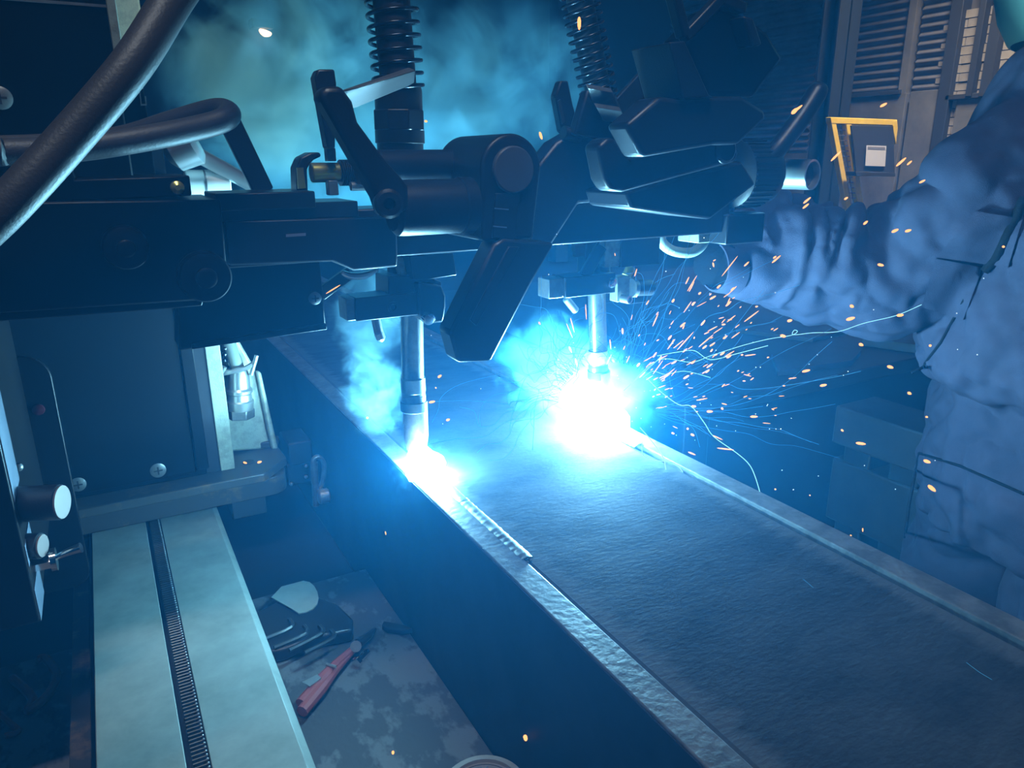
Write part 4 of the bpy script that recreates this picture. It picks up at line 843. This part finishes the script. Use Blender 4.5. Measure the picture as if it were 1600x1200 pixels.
glow('arc_glow', ARC_L+Vector((0,-0.008,-0.002)), 0.042, 240, 'blue glow around the arc under the copper nozzle')
glow('arc_glow', ARC_R+Vector((0.002,0,0.022)), 0.095, 360, 'blue glow around the large ragged arc', (1.15,1,0.95), 2.6)

def droplet(mat, n=8):
    g = G(); k = 0; prof = [(-0.5,0.03),(-0.42,0.6),(-0.2,1.0),(0.2,0.9),(0.42,0.5),(0.5,0.05)]
    g.lathe((0,0,0),(0,0,1),prof,n); me = g.mesh('spark', 180); me.materials.append(M[mat]); return me
dm = droplet('spark'); dmw = droplet('sparkw', 6)
SPL = 'glowing orange spark flung out from the welding arcs'; SPW = 'tiny white hot speck floating among the orange sparks'
def spark(u0, v0, u1, v1, d, w, white=False):
    a, b = PD(u0,v0,d), PD(u1,v1,d); L = max((b-a).length, w*2.0)
    o = link('white_speck' if white else 'spark', dmw if white else dm); o.location = (a+b)/2
    dd = (b-a).normalized() if (b-a).length > 1e-6 else ZV
    o.rotation_mode = 'QUATERNION'; o.rotation_quaternion = ZV.rotation_difference(dd); o.scale = (w,w,L)
    tag(o, SPW if white else SPL, 'spark', 'white specks in the air' if white else 'orange sparks in the air')
PXM = 1/F
crop = [(1310,528,1412,398),(1095,622,1157,520),(1280,603,1305,580),(1360,630,1405,588),(1368,618,1390,596),(1450,465,1482,435),(1072,755,1122,683),(1125,710,1140,688),(1335,715,1370,682),(1450,812,1545,740),(878,842,915,758),(1050,845,1085,815),(1180,835,1208,800),(1235,672,1275,648),(1030,990,1137,872),(970,985,1020,918),(975,925,998,895),(1165,970,1260,890),(1190,980,1218,958),(1235,965,1270,940),(1370,915,1425,875),(1318,918,1348,898),(1065,1003,1095,978),(1300,1020,1330,1000),(1340,1038,1372,1018),(1240,1000,1255,980),(880,1035,905,1000),(780,1092,800,1068),(880,1140,945,1050),(950,1160,1020,1100),(995,1075,1030,1055),(1118,1072,1142,1058),(1070,1168,1108,1145),(1215,1100,1255,1072),(1208,1130,1235,1110),(590,1080,622,1015),(365,785,390,880),(340,820,380,915),(355,965,375,1005),(460,700,465,800),(612,920,618,985),(690,850,692,890),(395,1040,408,1090),(165,810,178,830),(1255,440,1262,470),(1000,690,1015,668),(1310,830,1335,826),(1165,640,1182,626),(1520,718,1538,714),(1430,1020,1446,1016)]
for (a,b,c,d_) in crop:
    L = math.hypot(c-a,d_-b); spark(800+a/4,300+b/4,800+c/4,300+d_/4, rnd.uniform(0.80,0.93), (0.85 if L > 60 else 1.45)*PXM*0.86*rnd.uniform(0.9,1.2))
pts_ = [(896,877,898,893,.62,3.2),(820,1148,822,1158,.60,3.4),(614,1173,614,1179,.62,2.2),(1388,937,1396,940,.58,2.4),(1393,967,1404,968,.58,2.8),(1477,921,1485,922,.60,2.4),(1443,719,1454,723,.80,2.6),(1450,758,1462,768,.78,3.0),(1446,651,1450,652,.8,1.6),(1418,613,1424,616,.8,2.2),(1386,572,1396,575,.82,2.4),(1342,537,1349,540,.85,2.4),(1322,500,1336,496,.85,2.6),(1328,477,1334,480,.85,2.4),(1401,493,1412,492,.84,2.4),(1371,413,1381,415,.86,2.2),(1393,363,1404,358,.86,2.2),(1414,362,1424,359,.86,2.2),(1230,502,1238,500,.86,2.2),(1219,524,1228,526,.86,2.4),(1253,581,1266,578,.85,2.0),(1281,603,1292,601,.84,2.0),(1337,692,1353,694,.80,2.2),(1314,671,1318,674,.82,1.6),(1210,764,1213,765,.75,1.2),(1172,651,1184,651,.85,1.8),(1104,643,1114,643,.84,2.0),(1080,635,1088,635,.84,1.8),(1127,637,1130,640,.84,1.8),(1079,678,1085,681,.82,1.9),(1073,669,1076,671,.82,1.8),(1049,676,1054,678,.82,1.6),(1120,700,1147,703,.82,1.1),(1075,706,1087,711,.82,1.3),(1115,735,1122,738,.80,1.8),(1149,757,1152,758,.78,1.8),(1096,768,1098,769,.76,1.8),(1101,832,1104,834,.70,1.8),(684,590,690,586,.66,2.0),(680,605,682,607,.66,1.2),(670,629,680,627,.66,2.0),(697,657,703,655,.66,2.0),(573,652,575,654,.66,1.8),(402,723,409,721,.80,1.8),(663,189,668,190,.60,1.8),(843,206,847,218,.55,2.2),(905,26,905,47,.60,3.0),(1375,167,1386,161,.9,2.0),(1236,178,1254,164,.70,2.0),(1237,178,1246,169,.70,3.2),(1298,252,1314,236,.85,1.6),(1400,260,1416,246,.85,1.8),(1417,258,1425,251,.85,1.4),(1436,286,1446,281,.85,1.6),(1255,318,1267,308,.84,1.6),(1254,326,1264,318,.84,1.6),(1319,312,1325,308,.9,1.6),(1349,351,1356,345,.9,1.8),(1206,411,1220,399,.86,1.4),(1208,404,1213,400,.86,1.4),(509,459,532,445,.64,1.0),(1206,1061,1207,1062,.5,1.2),(1328,836,1331,837,.7,1.0),(1348,825,1348,831,.7,1.0),(1265,773,1266,775,.75,1.0),(602,830,603,836,.6,0.9),(1452,541,1455,539,.8,2.0),(1566,385,1570,386,.8,1.8),(380,722,386,724,1.0,1.6),(891,655,893,672,.8,1.2),(957,562,960,566,.7,1.2)]
for (a,b,c,d_,dep,w) in pts_: spark(a,b,c,d_,dep,w*PXM*dep)
for k in range(110):
    an = math.radians(rnd.gauss(-38, 24)); R_ = 60+rnd.random()**0.8*230; cx_, cy_ = 950+R_*math.cos(an), 640+R_*math.sin(an)
    L = rnd.choice([4,5,7,9,13,18]); an2 = an+rnd.gauss(0,0.25); dep = rnd.uniform(0.78,0.95)
    spark(cx_, cy_, cx_+L*math.cos(an2), cy_+L*math.sin(an2), dep, rnd.uniform(0.5,1.0)*PXM*dep)
for k in range(90):
    if k < 60: an = math.radians(rnd.uniform(-120, 30)); R_ = 40+rnd.random()*300; u, v = 950+R_*math.cos(an), 640+R_*math.sin(an)
    else: u, v = rnd.uniform(620,1560), rnd.uniform(420,800)
    dep = rnd.uniform(0.62,0.80) if not (900 < u < 1200) else rnd.uniform(0.78,0.9); w = rnd.uniform(0.5,0.9)*PXM*dep; spark(u,v,u+rnd.uniform(0.5,2),v+rnd.uniform(-1,1),dep,w,True)
trails = [([(1010,590),(1030,610),(1060,632),(1080,635),(1100,660),(1115,682),(1150,707),(1170,725),(1180,745),(1189,775)],.84,1.2,1),([(1000,668),(1015,685),(1030,705),(1038,720),(1043,750),(1050,765),(1075,790),(1085,813)],.80,1.4,1),([(1003,690),(1006,712),(1030,720),(1050,722),(1065,735),(1075,752),(1085,770),(1100,793)],.80,1.2,1),([(1115,808),(1140,808),(1155,800),(1165,804),(1180,820),(1210,855),(1228,888)],.72,0.9,1),
 ([(985,600),(1030,562),(1080,566),(1110,556),(1160,540),(1200,530),(1236,524),(1246,518),(1241,516),(1240,523),(1270,520),(1310,518),(1350,505),(1400,493),(1440,476)],.86,0.9,1),([(975,610),(1030,560),(1028,556),(1060,550),(1085,548),(1110,562),(1150,553),(1200,540)],.86,1.0,1),([(672,628),(720,626),(760,628),(795,632),(800,628),(830,624)],.70,0.8,0),([(1020,640),(1080,622),(1130,600),(1160,608),(1210,605),(1300,590),(1345,580)],.86,0.8,0),([(1030,600),(1060,560),(1100,500),(1135,486),(1160,470),(1210,458),(1250,445)],.86,0.6,0),([(835,640),(834,670),(832,703)],.80,0.6,0),([(965,545),(975,530),(1000,540),(1010,515),(1000,490),(1040,475),(1060,480)],.84,0.6,0),
 ([(890,540),(910,545),(916,548),(905,565),(900,590)],.80,0.6,0),([(668,695),(690,690),(720,685)],.70,0.6,0),([(675,660),(685,640),(690,620),(720,600),(780,585)],.70,0.5,0),([(880,600),(890,580),(905,585),(895,600)],.80,0.8,1),([(858,590),(870,580),(892,588),(888,570)],.80,0.7,1),([(1005,590),(1020,580),(1040,585),(1070,580),(1110,590)],.84,0.8,1),([(1510,1035),(1530,1050),(1550,1062)],.45,0.5,0),([(1325,962),(1350,985),(1385,1006)],.55,0.5,0),([(1255,905),(1275,922),(1290,938)],.58,0.5,0)]
for k in range(96):
    an = rnd.uniform(-75,12) if k < 34 else rnd.uniform(185,300); an = math.radians(an); L = rnd.uniform(70,330) if k < 34 else rnd.uniform(60,190); q = []; a_ = an
    u, v = 950+78*math.cos(an), 635+70*math.sin(an)
    for s_ in range(9):
        q.append((u,v)); a_ += rnd.gauss(0,0.16 if k < 34 else 0.6); u += L/8*math.cos(a_); v += L/8*math.sin(a_)
    trails.append((q, rnd.uniform(.80,.9), rnd.uniform(0.3,0.6), 0))
for k, (q, dep, w, br) in enumerate(trails):
    o = part('spatter_trail', G().tube([PD(u,v,dep) for u,v in q], w*0.5*PXM*dep, 5, 5), 'trailb' if br else 'trail', None, sm=180)
    tag(o, 'thick pale wavy spatter trail arcing from the ragged arc' if br else 'hair thin blue spatter trail drifting through the smoke', 'spatter trail', 'bright spatter trails' if br else 'faint spatter trails')
